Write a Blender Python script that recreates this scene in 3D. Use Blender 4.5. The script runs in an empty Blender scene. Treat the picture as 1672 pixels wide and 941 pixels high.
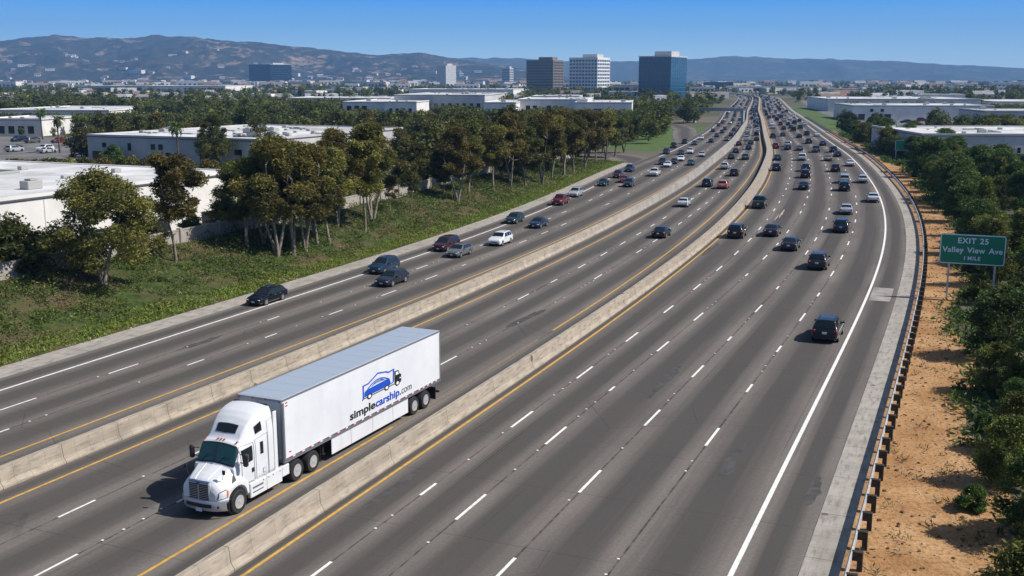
import bpy, math, random
import numpy as np
from mathutils import Vector
SC = bpy.context.scene
COL = SC.collection
R = math.radians
random.seed(7)
RNG = np.random.default_rng(7)

# ------------------------------------------------------------------ camera model (1672 x 941 reference frame)
F, HOR, CAMH = 1763.0, 128.0, 18.0
PITCH = math.atan((470.5 - HOR) / F)
CP, SP = math.cos(PITCH), math.sin(PITCH)
def gp(u, v, z=0.0):
    "ground point (at height z) seen at a reference pixel"
    a = (u - 836) / F; b = (v - 470.5) / F
    dy = CP - b * SP; dz = -SP - b * CP
    t = (CAMH - z) / -dz
    return np.array([a * t, dy * t])
def proj(x, y, z):
    zz = z - CAMH
    d = y * CP - zz * SP; up = y * SP + zz * CP
    return 836 + F * x / d, 470.5 - F * up / d

# ------------------------------------------------------------------ object helpers
def tag(o, label=None, cat=None, group=None, kind=None):
    if label: o['label'] = label
    if cat: o['category'] = cat
    if group: o['group'] = group
    if kind: o['kind'] = kind
    return o
def empty(name, loc=(0, 0, 0), rz=0.0, parent=None):
    o = bpy.data.objects.new(name, None); COL.objects.link(o)
    o.location = loc; o.rotation_euler = (0, 0, rz); o.empty_display_size = .3
    if parent: o.parent = parent
    return o
def kids(o): return [c for c in ALLOBJ if c.parent is o]
def link_copy(o, parent=None):
    c = o.copy(); COL.objects.link(c)
    if parent is not None: c.parent = parent
    return c
def copy_tree(root):
    c = link_copy(root)
    for ch in root.children:
        d = link_copy(ch, c)
        for g in ch.children: link_copy(g, d)
    return c

class MB:
    def __init__(s): s.V = []; s.F = []; s.M = []; s.UV = []; s.hasuv = False
    def add(s, vs, fs, m=0, uvs=None):
        b = len(s.V); s.V.extend([tuple(map(float, v)) for v in vs])
        for i, f in enumerate(fs):
            s.F.append([b + k for k in f]); s.M.append(m)
            if uvs is not None: s.UV.append([uvs[k] for k in f]); s.hasuv = True
            else: s.UV.append(None)
        return s
    def box(s, c, d, m=0, rz=0.0, top=1.0):
        cx, cy, cz = c; a, b, h = d[0] / 2, d[1] / 2, d[2] / 2
        vs = []
        for k, zz in ((1.0, -h), (top, h)):
            for sx, sy in ((-1, -1), (1, -1), (1, 1), (-1, 1)):
                x, y = sx * a * k, sy * b * k
                vs.append((cx + x * math.cos(rz) - y * math.sin(rz), cy + x * math.sin(rz) + y * math.cos(rz), cz + zz))
        return s.add(vs, [(3, 2, 1, 0), (4, 5, 6, 7), (0, 1, 5, 4), (1, 2, 6, 5), (2, 3, 7, 6), (3, 0, 4, 7)], m)
    def cbox(s, c, d, ch=.02, m=0):
        "box with chamfered edges"
        a, b, h = d[0] / 2, d[1] / 2, d[2] / 2; ch = min(ch, a * .9, b * .9, h * .9)
        vs = []; idx = {}
        for sx in (-1, 1):
            for sy in (-1, 1):
                for sz in (-1, 1):
                    idx[sx, sy, sz] = len(vs)
                    vs += [(c[0] + sx * a, c[1] + sy * (b - ch), c[2] + sz * (h - ch)), (c[0] + sx * (a - ch), c[1] + sy * b, c[2] + sz * (h - ch)), (c[0] + sx * (a - ch), c[1] + sy * (b - ch), c[2] + sz * h)]
        I = lambda sx, sy, sz, k: idx[sx, sy, sz] + k
        fs = []
        for q in (-1, 1):
            fs.append([I(q, -1, -1, 0), I(q, 1, -1, 0), I(q, 1, 1, 0), I(q, -1, 1, 0)][::q])
            fs.append([I(-1, q, -1, 1), I(-1, q, 1, 1), I(1, q, 1, 1), I(1, q, -1, 1)][::q])
            fs.append([I(-1, -1, q, 2), I(1, -1, q, 2), I(1, 1, q, 2), I(-1, 1, q, 2)][::q])
        for p in (-1, 1):
            for q in (-1, 1):
                k = p * q
                fs.append([I(p, q, -1, 0), I(p, q, -1, 1), I(p, q, 1, 1), I(p, q, 1, 0)][::k])
                fs.append([I(p, -1, q, 2), I(p, -1, q, 0), I(p, 1, q, 0), I(p, 1, q, 2)][::-k][::-1][::-1])
                fs.append([I(-1, p, q, 1), I(-1, p, q, 2), I(1, p, q, 2), I(1, p, q, 1)][::k])
        for sx in (-1, 1):
            for sy in (-1, 1):
                for sz in (-1, 1):
                    fs.append([I(sx, sy, sz, 0), I(sx, sy, sz, 1), I(sx, sy, sz, 2)][::sx * sy * sz])
        return s.add(vs, fs, m)
    def tube(s, pts, rad, n=6, m=0, cap=True):
        pts = [np.array(p, float) for p in pts]
        if not hasattr(rad, '__len__'): rad = [rad] * len(pts)
        vs = []; fs = []
        for i, p in enumerate(pts):
            d = pts[min(i + 1, len(pts) - 1)] - pts[max(i - 1, 0)]; d /= (np.linalg.norm(d) + 1e-9)
            ref = np.array([0, 0, 1.0]) if abs(d[2]) < .9 else np.array([1.0, 0, 0])
            a = np.cross(d, ref); a /= np.linalg.norm(a); b = np.cross(d, a)
            for k in range(n):
                t = 2 * math.pi * k / n
                vs.append(p + rad[i] * (math.cos(t) * a + math.sin(t) * b))
        for i in range(len(pts) - 1):
            for k in range(n):
                k2 = (k + 1) % n
                fs.append((i * n + k, i * n + k2, (i + 1) * n + k2, (i + 1) * n + k))
        if cap:
            fs.append(tuple(range(n))[::-1]); fs.append(tuple((len(pts) - 1) * n + k for k in range(n)))
        return s.add(vs, fs, m)
    def lathe_y(s, prof, c, n=20, m=0, sgn=1):
        "profile [(r, y)] turned about the y axis through c"
        vs = []; fs = []
        for r, y in prof:
            for k in range(n):
                t = 2 * math.pi * k / n
                vs.append((c[0] + r * math.cos(t), c[1] + y * sgn, c[2] + r * math.sin(t)))
        for i in range(len(prof) - 1):
            for k in range(n):
                k2 = (k + 1) % n
                fs.append((i * n + k, i * n + k2, (i + 1) * n + k2, (i + 1) * n + k))
        fs.append(tuple(range(n))[::-1]); fs.append(tuple((len(prof) - 1) * n + k for k in range(n)))
        return s.add(vs, fs, m)
    def grid(s, P, m=0, uv=None, flip=False):
        "P[i][j] points"
        n, k = len(P), len(P[0]); vs = [p for row in P for p in row]
        fs = []
        for i in range(n - 1):
            for j in range(k - 1):
                f = (i * k + j, (i + 1) * k + j, (i + 1) * k + j + 1, i * k + j + 1)
                fs.append(f[::-1] if flip else f)
        return s.add(vs, fs, m, [q for row in uv for q in row] if uv is not None else None)
    def prism(s, pts, th, frame, m=0):
        "2-D outline extruded by th; frame(u, v, w) -> xyz"
        n = len(pts); vs = [frame(u, v, 0) for u, v in pts] + [frame(u, v, th) for u, v in pts]
        fs = [tuple(range(n))[::-1], tuple(range(n, 2 * n))] + [(i, (i + 1) % n, n + (i + 1) % n, n + i) for i in range(n)]
        return s.add(vs, fs, m)
    def mesh(s, name, mats, smooth=None):
        me = bpy.data.meshes.new(name); me.from_pydata(s.V, [], s.F)
        for m in (mats if isinstance(mats, (list, tuple)) else [mats]): me.materials.append(m)
        me.polygons.foreach_set('material_index', s.M)
        if s.hasuv:
            l = me.uv_layers.new(name='UVMap'); d = []
            for f, u in zip(s.F, s.UV): d += [q for p in (u if u is not None else [(0, 0)] * len(f)) for q in p]
            l.data.foreach_set('uv', d)
        if smooth:
            me.polygons.foreach_set('use_smooth', [True] * len(me.polygons))
            me.set_sharp_from_angle(angle=R(smooth))
        me.update(); return me
    def build(s, name, mats, parent=None, smooth=None, loc=None, rz=0):
        o = bpy.data.objects.new(name, s.mesh(name, mats, smooth)); COL.objects.link(o)
        if parent is not None: o.parent = parent
        if loc is not None: o.location = loc
        o.rotation_euler.z = rz
        return o
def quad_mesh(name, V, mats, midx=None, tint=None):
    "V: (n,4,3) array of loose quads"
    n = len(V); me = bpy.data.meshes.new(name)
    me.vertices.add(n * 4); me.vertices.foreach_set('co', np.ascontiguousarray(V, dtype=np.float32).ravel())
    me.loops.add(n * 4); me.loops.foreach_set('vertex_index', np.arange(n * 4, dtype=np.int32))
    me.polygons.add(n); me.polygons.foreach_set('loop_start', np.arange(0, n * 4, 4, dtype=np.int32))
    for m in (mats if isinstance(mats, (list, tuple)) else [mats]): me.materials.append(m)
    if midx is not None: me.polygons.foreach_set('material_index', np.asarray(midx, dtype=np.int32))
    me.update(calc_edges=True)
    if tint is not None:
        a = me.attributes.new('tint', 'FLOAT', 'FACE'); a.data.foreach_set('value', np.asarray(tint, dtype=np.float32))
    return me
def obj_from(name, me, parent=None, loc=(0, 0, 0), rz=0.0, sc=1.0):
    o = bpy.data.objects.new(name, me); COL.objects.link(o)
    if parent is not None: o.parent = parent
    o.location = loc; o.rotation_euler = (0, 0, rz); o.scale = (sc, sc, sc) if not hasattr(sc, '__len__') else sc
    return o

# ------------------------------------------------------------------ materials
def mat(name, col=(.5, .5, .5), rough=.6, metal=0.0, spec=.5, coat=0.0):
    m = bpy.data.materials.new(name); m.use_nodes = True
    b = m.node_tree.nodes['Principled BSDF']
    b.inputs['Base Color'].default_value = (*col, 1); b.inputs['Roughness'].default_value = rough
    b.inputs['Metallic'].default_value = metal; b.inputs['Specular IOR Level'].default_value = spec
    b.inputs['Coat Weight'].default_value = coat
    return m
class NT:
    "tiny node-graph helper"
    def __init__(s, m): s.t = m.node_tree; s.n = s.t.nodes; s.b = s.n['Principled BSDF']
    def node(s, ty, **kw):
        n = s.n.new(ty)
        for k, v in kw.items():
            if k in n.inputs: n.inputs[k].default_value = v
            else: setattr(n, k, v)
        return n
    def link(s, a, b): s.t.links.new(a, b)
    def val(s, x, inp):
        if hasattr(x, 'is_output'): s.link(x, inp)
        else: inp.default_value = x
    def math(s, op, a, b=0.0, c=0.0):
        n = s.n.new('ShaderNodeMath'); n.operation = op
        s.val(a, n.inputs[0]); s.val(b, n.inputs[1]); s.val(c, n.inputs[2]); return n.outputs[0]
    def noise(s, vec, scale, detail=4, rough=.6):
        n = s.n.new('ShaderNodeTexNoise'); n.inputs['Scale'].default_value = scale; n.inputs['Detail'].default_value = detail; n.inputs['Roughness'].default_value = rough
        if vec is not None: s.link(vec, n.inputs['Vector'])
        return n.outputs['Fac']
    def ramp(s, fac, stops):
        n = s.n.new('ShaderNodeValToRGB'); cr = n.color_ramp
        while len(cr.elements) > len(stops): cr.elements.remove(cr.elements[-1])
        while len(cr.elements) < len(stops): cr.elements.new(.5)
        for e, (p, c) in zip(cr.elements, stops):
            e.position = p; e.color = (*c, 1) if len(c) == 3 else c
        s.link(fac, n.inputs[0]); return n.outputs[0]
    def mix(s, fac, a, b, blend='MIX'):
        n = s.n.new('ShaderNodeMix'); n.data_type = 'RGBA'; n.blend_type = blend
        s.val(fac, n.inputs[0])
        for x, i in ((a, n.inputs[6]), (b, n.inputs[7])):
            if hasattr(x, 'is_output'): s.link(x, i)
            else: i.default_value = (*x, 1)
        return n.outputs[2]
    def mapr(s, x, a, b, c=0.0, d=1.0):
        n = s.n.new('ShaderNodeMapRange'); s.val(x, n.inputs[0])
        for k, v in zip((1, 2, 3, 4), (a, b, c, d)): n.inputs[k].default_value = v
        return n.outputs[0]
    def scale(s, vec, sx, sy, sz=1):
        n = s.n.new('ShaderNodeVectorMath'); n.operation = 'MULTIPLY'; s.link(vec, n.inputs[0]); n.inputs[1].default_value = (sx, sy, sz); return n.outputs[0]
    def bump(s, h, strength=.3, dist=.02):
        n = s.n.new('ShaderNodeBump'); n.inputs['Strength'].default_value = strength; n.inputs['Distance'].default_value = dist
        s.link(h, n.inputs['Height']); s.link(n.outputs[0], s.b.inputs['Normal'])
    def color(s, c): s.link(c, s.b.inputs['Base Color'])
    def uv(s):
        n = s.n.new('ShaderNodeUVMap'); n.uv_map = 'UVMap'; return n.outputs[0]
    def obj(s): return s.node('ShaderNodeTexCoord').outputs['Object']
    def pos(s): return s.node('ShaderNodeNewGeometry').outputs['Position']
    def attr(s, name):
        n = s.n.new('ShaderNodeAttribute'); n.attribute_name = name; return n.outputs['Fac']
    def info(s, k): return s.node('ShaderNodeObjectInfo').outputs[k]

def asphalt(name, c0, c1, dark):
    m = mat(name, rough=.9, spec=.12); t = NT(m); uv = t.uv()
    sx = t.node('ShaderNodeSeparateXYZ'); t.link(uv, sx.inputs[0])
    u, v = sx.outputs[0], sx.outputs[1]
    fr = t.math('FRACT', u)
    cen = t.math('COSINE', t.math('MULTIPLY', t.math('SUBTRACT', fr, .5), 2 * math.pi))       # lane centre: oil drip band
    streak = t.noise(t.scale(uv, 5.5, .018), 1.0, 5, .65)
    wide = t.noise(t.scale(uv, .9, .006), 1.0, 3, .5)
    patch = t.noise(t.pos(), .05, 4, .6)
    fine = t.noise(t.pos(), 7.0, 3, .7)
    a = t.math('MULTIPLY', t.math('ADD', t.math('MULTIPLY', cen, .46), 0.5), 1.0)
    f = t.math('ADD', t.math('MULTIPLY', a, .62), t.math('MULTIPLY', streak, .70))
    f = t.math('ADD', f, t.math('MULTIPLY', wide, .35))
    f = t.mapr(f, .52, 1.02)
    col = t.mix(f, c1, c0)
    col = t.mix(t.mapr(patch, .35, .65, 0, .65), col, dark)
    col = t.mix(t.mapr(fine, .3, .7, 0, .30), col, (.05, .048, .046))
    skid = t.noise(t.scale(uv, 16.0, .035), 1.0, 2, .5); col = t.mix(t.math('MULTIPLY', t.mapr(skid, .62, .72, 0, .8), t.mapr(t.noise(t.scale(uv, 1.2, .03), 1.0, 2), .5, .6)), col, (.035, .033, .032))
    # joints: longitudinal seam on each lane line, faint transverse joints
    seam = t.math('LESS_THAN', t.math('ABSOLUTE', t.math('SUBTRACT', t.math('FRACT', t.math('ADD', u, .5)), .5)), .012)
    jn = t.math('LESS_THAN', t.math('FRACT', t.math('DIVIDE', v, 6.1)), .008)
    sm = t.math('MULTIPLY', t.math('MAXIMUM', seam, t.math('MULTIPLY', jn, .6)), t.mapr(t.noise(uv, 1.7, 3), .35, .6, .1, .8))
    col = t.mix(sm, col, (.03, .028, .026))
    crack = t.node('ShaderNodeTexVoronoi', feature='DISTANCE_TO_EDGE'); crack.inputs['Scale'].default_value = .16
    t.link(t.pos(), crack.inputs['Vector'])
    ck = t.math('MULTIPLY', t.math('LESS_THAN', crack.outputs['Distance'], .004), t.mapr(patch, .5, .62, 0, .55))
    col = t.mix(ck, col, (.03, .028, .027))
    t.color(col); t.bump(fine, .25, .01); return m
M = {}
M['asphalt'] = asphalt('asphalt', (.080, .073, .068), (.218, .192, .173), (.098, .088, .081))
M['asphalt_old'] = asphalt('asphalt_worn', (.084, .077, .071), (.235, .207, .185), (.105, .095, .087))
def noisy(name, c0, c1, scale=3.0, rough=.8, lo=.35, hi=.65, spec=.4, detail=5, bump=0.0, coords='pos', c2=None):
    m = mat(name, rough=rough, spec=spec); t = NT(m); p = t.pos() if coords == 'pos' else t.obj()
    n = t.noise(p, scale, detail)
    col = t.mix(t.mapr(n, lo, hi), c0, c1)
    if c2 is not None: col = t.mix(t.mapr(t.noise(p, scale * .23, 4), .5, .68), col, c2)
    t.color(col)
    if bump: t.bump(t.noise(p, scale * 6, 4), bump, .03)
    return m
def concrete(name, c0, c1, joint):
    m = mat(name, rough=.85, spec=.3); t = NT(m); uv = t.uv()
    sx = t.node('ShaderNodeSeparateXYZ'); t.link(uv, sx.inputs[0])
    n = t.noise(t.pos(), .8, 6, .65); st = t.noise(t.scale(uv, 6.0, .9), 1.0, 4)
    col = t.mix(t.mapr(n, .3, .7), c0, c1)
    col = t.mix(t.mapr(st, .50, .70, 0, .75), col, tuple(q * .50 for q in c0)); col = t.mix(t.mapr(t.noise(t.scale(uv, .8, .12), 1.0, 5), .52, .70, 0, .55), col, (.20, .18, .155))
    j = t.math('LESS_THAN', t.math('FRACT', t.math('DIVIDE', sx.outputs[1], joint)), .045 / joint)
    j2 = t.math('LESS_THAN', t.math('FRACT', t.math('ADD', t.math('DIVIDE', sx.outputs[1], joint / 4), .13)), .10 / joint)
    col = t.mix(t.math('MAXIMUM', t.math('MULTIPLY', j, .8), t.math('MULTIPLY', j2, .45)), col, (.09, .08, .065))
    blot = t.node('ShaderNodeTexVoronoi'); blot.inputs['Scale'].default_value = .33; t.link(t.pos(), blot.inputs['Vector'])
    col = t.mix(t.math('MULTIPLY', t.math('LESS_THAN', blot.outputs['Distance'], .07), .7), col, (.05, .045, .04))
    t.color(col); t.bump(t.noise(t.pos(), 9, 4), .2, .01); return m
M['barrier'] = concrete('barrier_concrete', (.315, .268, .212), (.435, .372, .295), 6.1)
M['barrier_far'] = concrete('barrier_weathered', (.315, .268, .212), (.435, .372, .295), 3.6)
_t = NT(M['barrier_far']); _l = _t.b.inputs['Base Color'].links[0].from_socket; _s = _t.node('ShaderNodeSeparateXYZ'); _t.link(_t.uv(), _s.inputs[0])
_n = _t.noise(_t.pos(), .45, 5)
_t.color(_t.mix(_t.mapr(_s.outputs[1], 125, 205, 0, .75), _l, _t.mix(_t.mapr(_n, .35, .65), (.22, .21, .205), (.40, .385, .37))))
M['gutter'] = concrete('gutter_concrete', (.30, .275, .24), (.42, .385, .34), 4.6)
M['wallblock'] = noisy('wall_block', (.30, .27, .23), (.42, .38, .33), 1.2)
M['paint_w'] = noisy('paint_white', (.50, .49, .47), (.80, .79, .77), 4.0, .7, .25, .5)
M['paint_y'] = noisy('paint_yellow', (.42, .23, .05), (.62, .36, .06), 3.0, .7, .3, .6)
M['ground'] = noisy('ground_soil', (.045, .05, .022), (.12, .11, .06), .012, .95, .35, .65, c2=(.16, .14, .11))
M['lot'] = noisy('lot_asphalt', (.10, .10, .098), (.19, .185, .18), .15, .9)
def bank_mat():
    m = mat('bank_soil', rough=.95, spec=.1); t = NT(m); p = t.pos()
    a = t.noise(p, .16, 5); b = t.noise(p, 1.6, 5)
    col = t.mix(t.mapr(b, .35, .65), (.028, .045, .014), (.066, .090, .024))
    col = t.mix(t.mapr(a, .44, .58), col, (.105, .078, .045))
    t.color(col); t.bump(b, .8, .15); return m
M['bank'] = bank_mat()
def dirt_mat():
    m = mat('dirt', rough=.95, spec=.1); t = NT(m); p = t.pos()
    a = t.noise(p, .35, 5); b = t.noise(p, 5.0, 5)
    col = t.mix(t.mapr(a, .35, .65), (.32, .165, .065), (.50, .300, .145))
    col = t.mix(t.mapr(b, .48, .66, 0, .75), col, (.17, .095, .05)); col = t.mix(t.mapr(t.noise(p, 14.0, 3), .60, .72, 0, .7), col, (.62, .46, .31))
    t.color(col); t.bump(b, .9, .08); return m
M['dirt'] = dirt_mat()
def leaf(name, c0, c1, c2, trans=.32):
    m = mat(name, rough=.6, spec=.25); t = NT(m)
    r = t.attr('tint'); oi = t.info('Random')
    col = t.ramp(r, [(0, c0), (.5, c1), (1, c2)])
    hs = t.node('ShaderNodeHueSaturation'); t.link(col, hs.inputs['Color'])
    t.link(t.mapr(oi, 0, 1, .7, 1.35), hs.inputs['Value']); t.link(t.mapr(oi, 0, 1, .49, .525), hs.inputs['Hue'])
    t.color(hs.outputs[0])
    tr = t.node('ShaderNodeBsdfTranslucent'); t.link(hs.outputs[0], tr.inputs[0])
    mx = t.node('ShaderNodeMixShader'); mx.inputs[0].default_value = trans
    out = t.n['Material Output']; t.link(t.b.outputs[0], mx.inputs[1]); t.link(tr.outputs[0], mx.inputs[2]); t.link(mx.outputs[0], out.inputs[0])
    return m
M['leaf_euc'] = leaf('leaf_olive', (.062, .060, .017), (.145, .128, .032), (.270, .220, .055))
M['leaf_dark'] = leaf('leaf_dark_green', (.040, .047, .013), (.090, .093, .022), (.170, .165, .040))
M['leaf_right'] = leaf('leaf_mid_green', (.052, .064, .015), (.122, .138, .027), (.240, .245, .048))
M['leaf_green'] = leaf('leaf_fresh_green', (.035, .065, .013), (.075, .115, .022), (.135, .170, .035))
M['leaf_cover'] = leaf('leaf_groundcover', (.058, .085, .018), (.100, .140, .027), (.200, .215, .042), .2)
M['leaf_verge'] = leaf('leaf_verge', (.11, .15, .02), (.17, .21, .03), (.27, .27, .06), .2)
M['leaf_dry'] = leaf('leaf_dry', (.13, .095, .05), (.17, .14, .06), (.22, .18, .09), .1)
M['bark'] = noisy('bark_pale', (.13, .108, .085), (.30, .26, .21), 2.5, .9, coords='obj')
M['bark_dark'] = noisy('bark_brown', (.07, .05, .035), (.14, .105, .075), 2.5, .9, coords='obj')
M['rock'] = noisy('rock_pale', (.25, .20, .15), (.47, .41, .34), .7, .9)
# vehicles
def paint_mat():
    m = mat('car_paint', rough=.22, spec=.45, coat=.55); t = NT(m); t.color(t.info('Color')); t.b.inputs['Metallic'].default_value = .15; return m
M['paint'] = paint_mat()
M['glass'] = mat('tinted_glass', (.012, .016, .018), .06, 0, .6)
M['tyre'] = mat('tyre_rubber', (.018, .018, .018), .8)
M['trim'] = mat('black_trim', (.015, .015, .016), .6)
M['rim'] = mat('alloy_rim', (.30, .31, .33), .35, .5)
M['chrome'] = mat('chrome', (.72, .73, .75), .22, .55)
M['red'] = mat('red_lens', (.45, .012, .010), .25)
M['lamp'] = mat('clear_lens', (.75, .78, .80), .12)
M['amber'] = mat('amber_lens', (.75, .16, .02), .3)
M['plate'] = mat('plate_white', (.62, .66, .72), .5)
M['truck_white'] = noisy('truck_white', (.66, .67, .69), (.73, .74, .75), 1.2, .30, coords='obj', spec=.5)
M['trailer_white'] = noisy('trailer_white', (.66, .675, .70), (.735, .745, .76), .5, .40, coords='obj')
_t = NT(M['trailer_white']); _o = _t.obj(); _g = _t.math('MULTIPLY', _t.mapr(_t.noise(_t.scale(_o, 2.2, 1, .28), 1.0, 5), .50, .72, 0, .38), _t.mapr(_t.noise(_o, .35, 2), .4, .65, .3, 1))
_l = _t.b.inputs['Base Color'].links[0].from_socket; _t.color(_t.mix(_g, _l, (.50, .49, .47)))
M['trailer_roof'] = mat('trailer_roof', (.50, .56, .63), .38, .35)
M['alu'] = mat('aluminium', (.46, .48, .51), .4, .8)
M['bumper'] = mat('bumper_silver', (.48, .50, .53), .32, .5)
M['logo_blue'] = mat('logo_blue', (.008, .075, .48), .5)
M['logo_black'] = mat('logo_black', (.012, .012, .014), .5)
M['logo_grey'] = mat('logo_grey', (.10, .11, .13), .5)
M['logo_white'] = mat('logo_white', (.80, .81, .83), .5)
M['cabin'] = mat('cabin_dash', (.05, .06, .055), .8)
M['wind_glass'] = mat('windscreen_glass', (.010, .060, .060), .05, 0, .7)
M['steel'] = noisy('galvanised_steel', (.46, .46, .45), (.64, .64, .62), 3.0, .45)
M['steel'].node_tree.nodes['Principled BSDF'].inputs['Metallic'].default_value = .15
M['timber'] = noisy('post_timber', (.022, .019, .016), (.055, .048, .040), 4.0, .9)
M['sign_green'] = mat('sign_green', (.004, .205, .110), .4)
M['sign_white'] = mat('sign_white', (.78, .86, .90), .4)
# buildings
M['b_white'] = noisy('wall_white', (.64, .62, .60), (.78, .76, .73), .25, .8)
M['b_cream'] = noisy('wall_cream', (.55, .50, .43), (.68, .62, .54), .25, .8)
M['b_grey'] = noisy('wall_grey', (.42, .42, .43), (.54, .53, .53), .3, .8)
M['b_tan'] = noisy('wall_tan', (.17, .138, .115), (.24, .198, .165), .4, .8)
M['roof_w'] = noisy('roof_white', (.46, .46, .455), (.70, .695, .69), .16, .8, .38, .58, c2=(.36, .36, .355))
M['roof_r'] = noisy('roof_brown', (.16, .10, .075), (.26, .17, .125), .4, .85)
M['roof_g'] = noisy('roof_grey', (.22, .22, .22), (.34, .34, .34), .3, .85)
M['win'] = mat('window_dark', (.02, .026, .034), .12, 0, .6)
M['win_blue'] = mat('window_blue', (.005, .062, .150), .10, 0, .5)
M['win_navy'] = mat('window_navy', (.002, .007, .014), .25, 0, .25)
M['mullion_teal'] = mat('mullion_teal', (.035, .11, .15), .4)
M['mullion_navy'] = mat('mullion_navy', (.035, .042, .055), .4)
M['coping'] = mat('coping_dark', (.09, .095, .10), .6)
M['mech'] = mat('roof_unit_grey', (.35, .35, .34), .6)
M['bridge'] = noisy('bridge_concrete', (.30, .32, .32), (.40, .42, .42), .3, .8)
EXPO = 0.22
HAZE = 1.05e-4
SUN_E = 4.9
SKY_S = .07
import math
SKYR = [(0.0, (.70, .95, 1.0)), (.018, (.58, .86, 1.0)), (.045, (.26, .60, 1.0)), (.072, (.012, .34, 1.0)), (.098, (.01, .18, .75))]
SUN_EL, SUN_AZ = math.radians(46), math.radians(-8)
# ------------------------------------------------------------------ road alignment: reference = right white edge line
RP = np.array([(-15.6, -20), (-3.3, 10), (8.0, 37), (13.2, 49.1), (16, 56), (22.1, 70.2), (31.9, 93.5), (42.7, 121.7), (52.4, 151), (61.2, 181.5), (67.6, 206.3), (79.8, 256), (89.0, 301.4), (99, 349), (123.5, 465), (150.3, 594), (173, 697), (221, 911), (250, 1050), (268, 1180), (268, 1310), (235, 1450), (170, 1590), (80, 1720)])
def resample(P, ds):
    P = np.asarray(P, float); out = []
    for i in range(len(P) - 1):
        p0 = P[max(i - 1, 0)]; p1 = P[i]; p2 = P[i + 1]; p3 = P[min(i + 2, len(P) - 1)]
        n = max(2, int(np.hypot(*(p2 - p1)) / ds))
        # centripetal-like Hermite with chord-scaled tangents
        L = np.hypot(*(p2 - p1)); m1 = (p2 - p0) / (np.hypot(*(p2 - p0)) + 1e-9) * L; m2 = (p3 - p1) / (np.hypot(*(p3 - p1)) + 1e-9) * L
        for k in range(n):
            t = k / n
            out.append((2 * t**3 - 3 * t**2 + 1) * p1 + (t**3 - 2 * t**2 + t) * m1 + (-2 * t**3 + 3 * t**2) * p2 + (t**3 - t**2) * m2)
    out.append(P[-1]); return np.array(out)
RC = resample(RP, 2.0)
for _ in range(160): RC[1:-1] = .25 * RC[:-2] + .5 * RC[1:-1] + .25 * RC[2:]
RS = np.concatenate([[0], np.cumsum(np.hypot(*np.diff(RC, axis=0).T))])
SMAX = RS[-1]
RT = np.gradient(RC, axis=0); RT /= np.hypot(RT[:, 0], RT[:, 1])[:, None]
def s_of_y(y): return float(np.interp(y, RC[:1200, 1], RS[:1200]))
def at(s, o, z=0.0):
    "station s along the road, o metres to the left of the right white line"
    x = np.interp(s, RS, RC[:, 0]); y = np.interp(s, RS, RC[:, 1]); tx = np.interp(s, RS, RT[:, 0]); ty = np.interp(s, RS, RT[:, 1])
    return (x - ty * o, y + tx * o, z)
def head(s):
    return np.array([np.interp(s, RS, RT[:, 0]), np.interp(s, RS, RT[:, 1])])
def so(x, y):
    d = (RC[:, 0] - x)**2 + (RC[:, 1] - y)**2; i = int(np.argmin(d)); t = RT[i]; v = np.array([x, y]) - RC[i]
    return RS[i] + float(v @ t), float(t[0] * v[1] - t[1] * v[0])
def off(pts):
    ys = [s_of_y(p[0]) for p in pts]; os_ = [p[1] for p in pts]
    xs = np.arange(0, SMAX + 1, 4.0); vs = np.interp(xs, ys, os_)
    for _ in range(40): vs[1:-1] = .25 * vs[:-2] + .5 * vs[1:-1] + .25 * vs[2:]
    return lambda s: float(np.interp(s, xs, vs))
oRyel = off([(20, 16.5), (63, 16.6), (78, 16.9), (96, 17.7), (145, 18.2), (221, 17.5), (299, 16.4), (500, 14.9), (697, 13.9), (1100, 13.4)])
oA = off([(20, 14.2), (56, 14.1), (98, 14.1), (137, 14.7), (221, 13.8), (299, 12.5), (697, 10.9)])
oB = off([(20, 11.6), (60, 11.5), (92, 11.1), (132, 11.0), (299, 9.4), (697, 8.2)])
oC = off([(20, 8.0), (60, 7.7), (110, 7.4), (146, 7.3), (299, 6.3), (697, 5.4)])
oD = off([(20, 4.3), (60, 4.0), (100, 3.8), (146, 3.6), (299, 3.1), (697, 2.7)])
oZ = lambda s: 0.0
oB2r = off([(20, 17.0), (63, 17.1), (80, 17.5), (100, 18.2), (145, 18.8), (221, 18.1), (299, 17.0), (500, 15.5), (697, 14.5), (1100, 14.0)])
wB2 = off([(20, .72), (100, .80), (140, 1.1), (200, 1.5), (300, 1.6), (697, 1.3)])
oB2l = lambda s: oB2r(s) + wB2(s)
oMr = off([(20, 20.2), (40, 19.9), (65, 19.6), (86, 20.4), (115, 21.5), (150, 22.0), (211, 21.2), (299, 19.6), (697, 16.2)])
oMl = off([(20, 30.9), (47, 29.9), (67, 29.5), (96, 30.1), (142, 30.6), (241, 28.0), (305, 24.6), (420, 22.0), (697, 19.6), (1100, 19.4)])
oB1r = off([(20, 32.0), (48, 31.1), (70, 31.0), (104, 31.9), (142, 32.1), (241, 29.6), (305, 26.0), (420, 23.0), (697, 20.4), (1100, 20.2)])
wB1 = off([(20, .75), (160, .75), (260, .8), (697, .7)])
oB1l = lambda s: oB1r(s) + wB1(s)
oLy = off([(20, 35.4), (44, 35.1), (60, 34.5), (76, 34.3), (107, 34.6), (141, 34.8), (209, 32.8), (241, 31.2), (305, 27.6), (420, 24.4), (697, 21.6)])
oLw = off([(20, 44.5), (60, 44.3), (80, 44.2), (104, 44.6), (137, 45.2), (182, 46.0), (209, 46.0), (228, 44.5), (266, 42.0), (298, 39.4), (370, 36.0), (454, 34.0), (655, 33), (937, 33)])
oLi = lambda s: oLw(s) + 2.1
oLo = lambda s: oLw(s) + 4.3
lerp = lambda fa, fb, k: (lambda s: fa(s) * (1 - k) + fb(s) * k)
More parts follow.
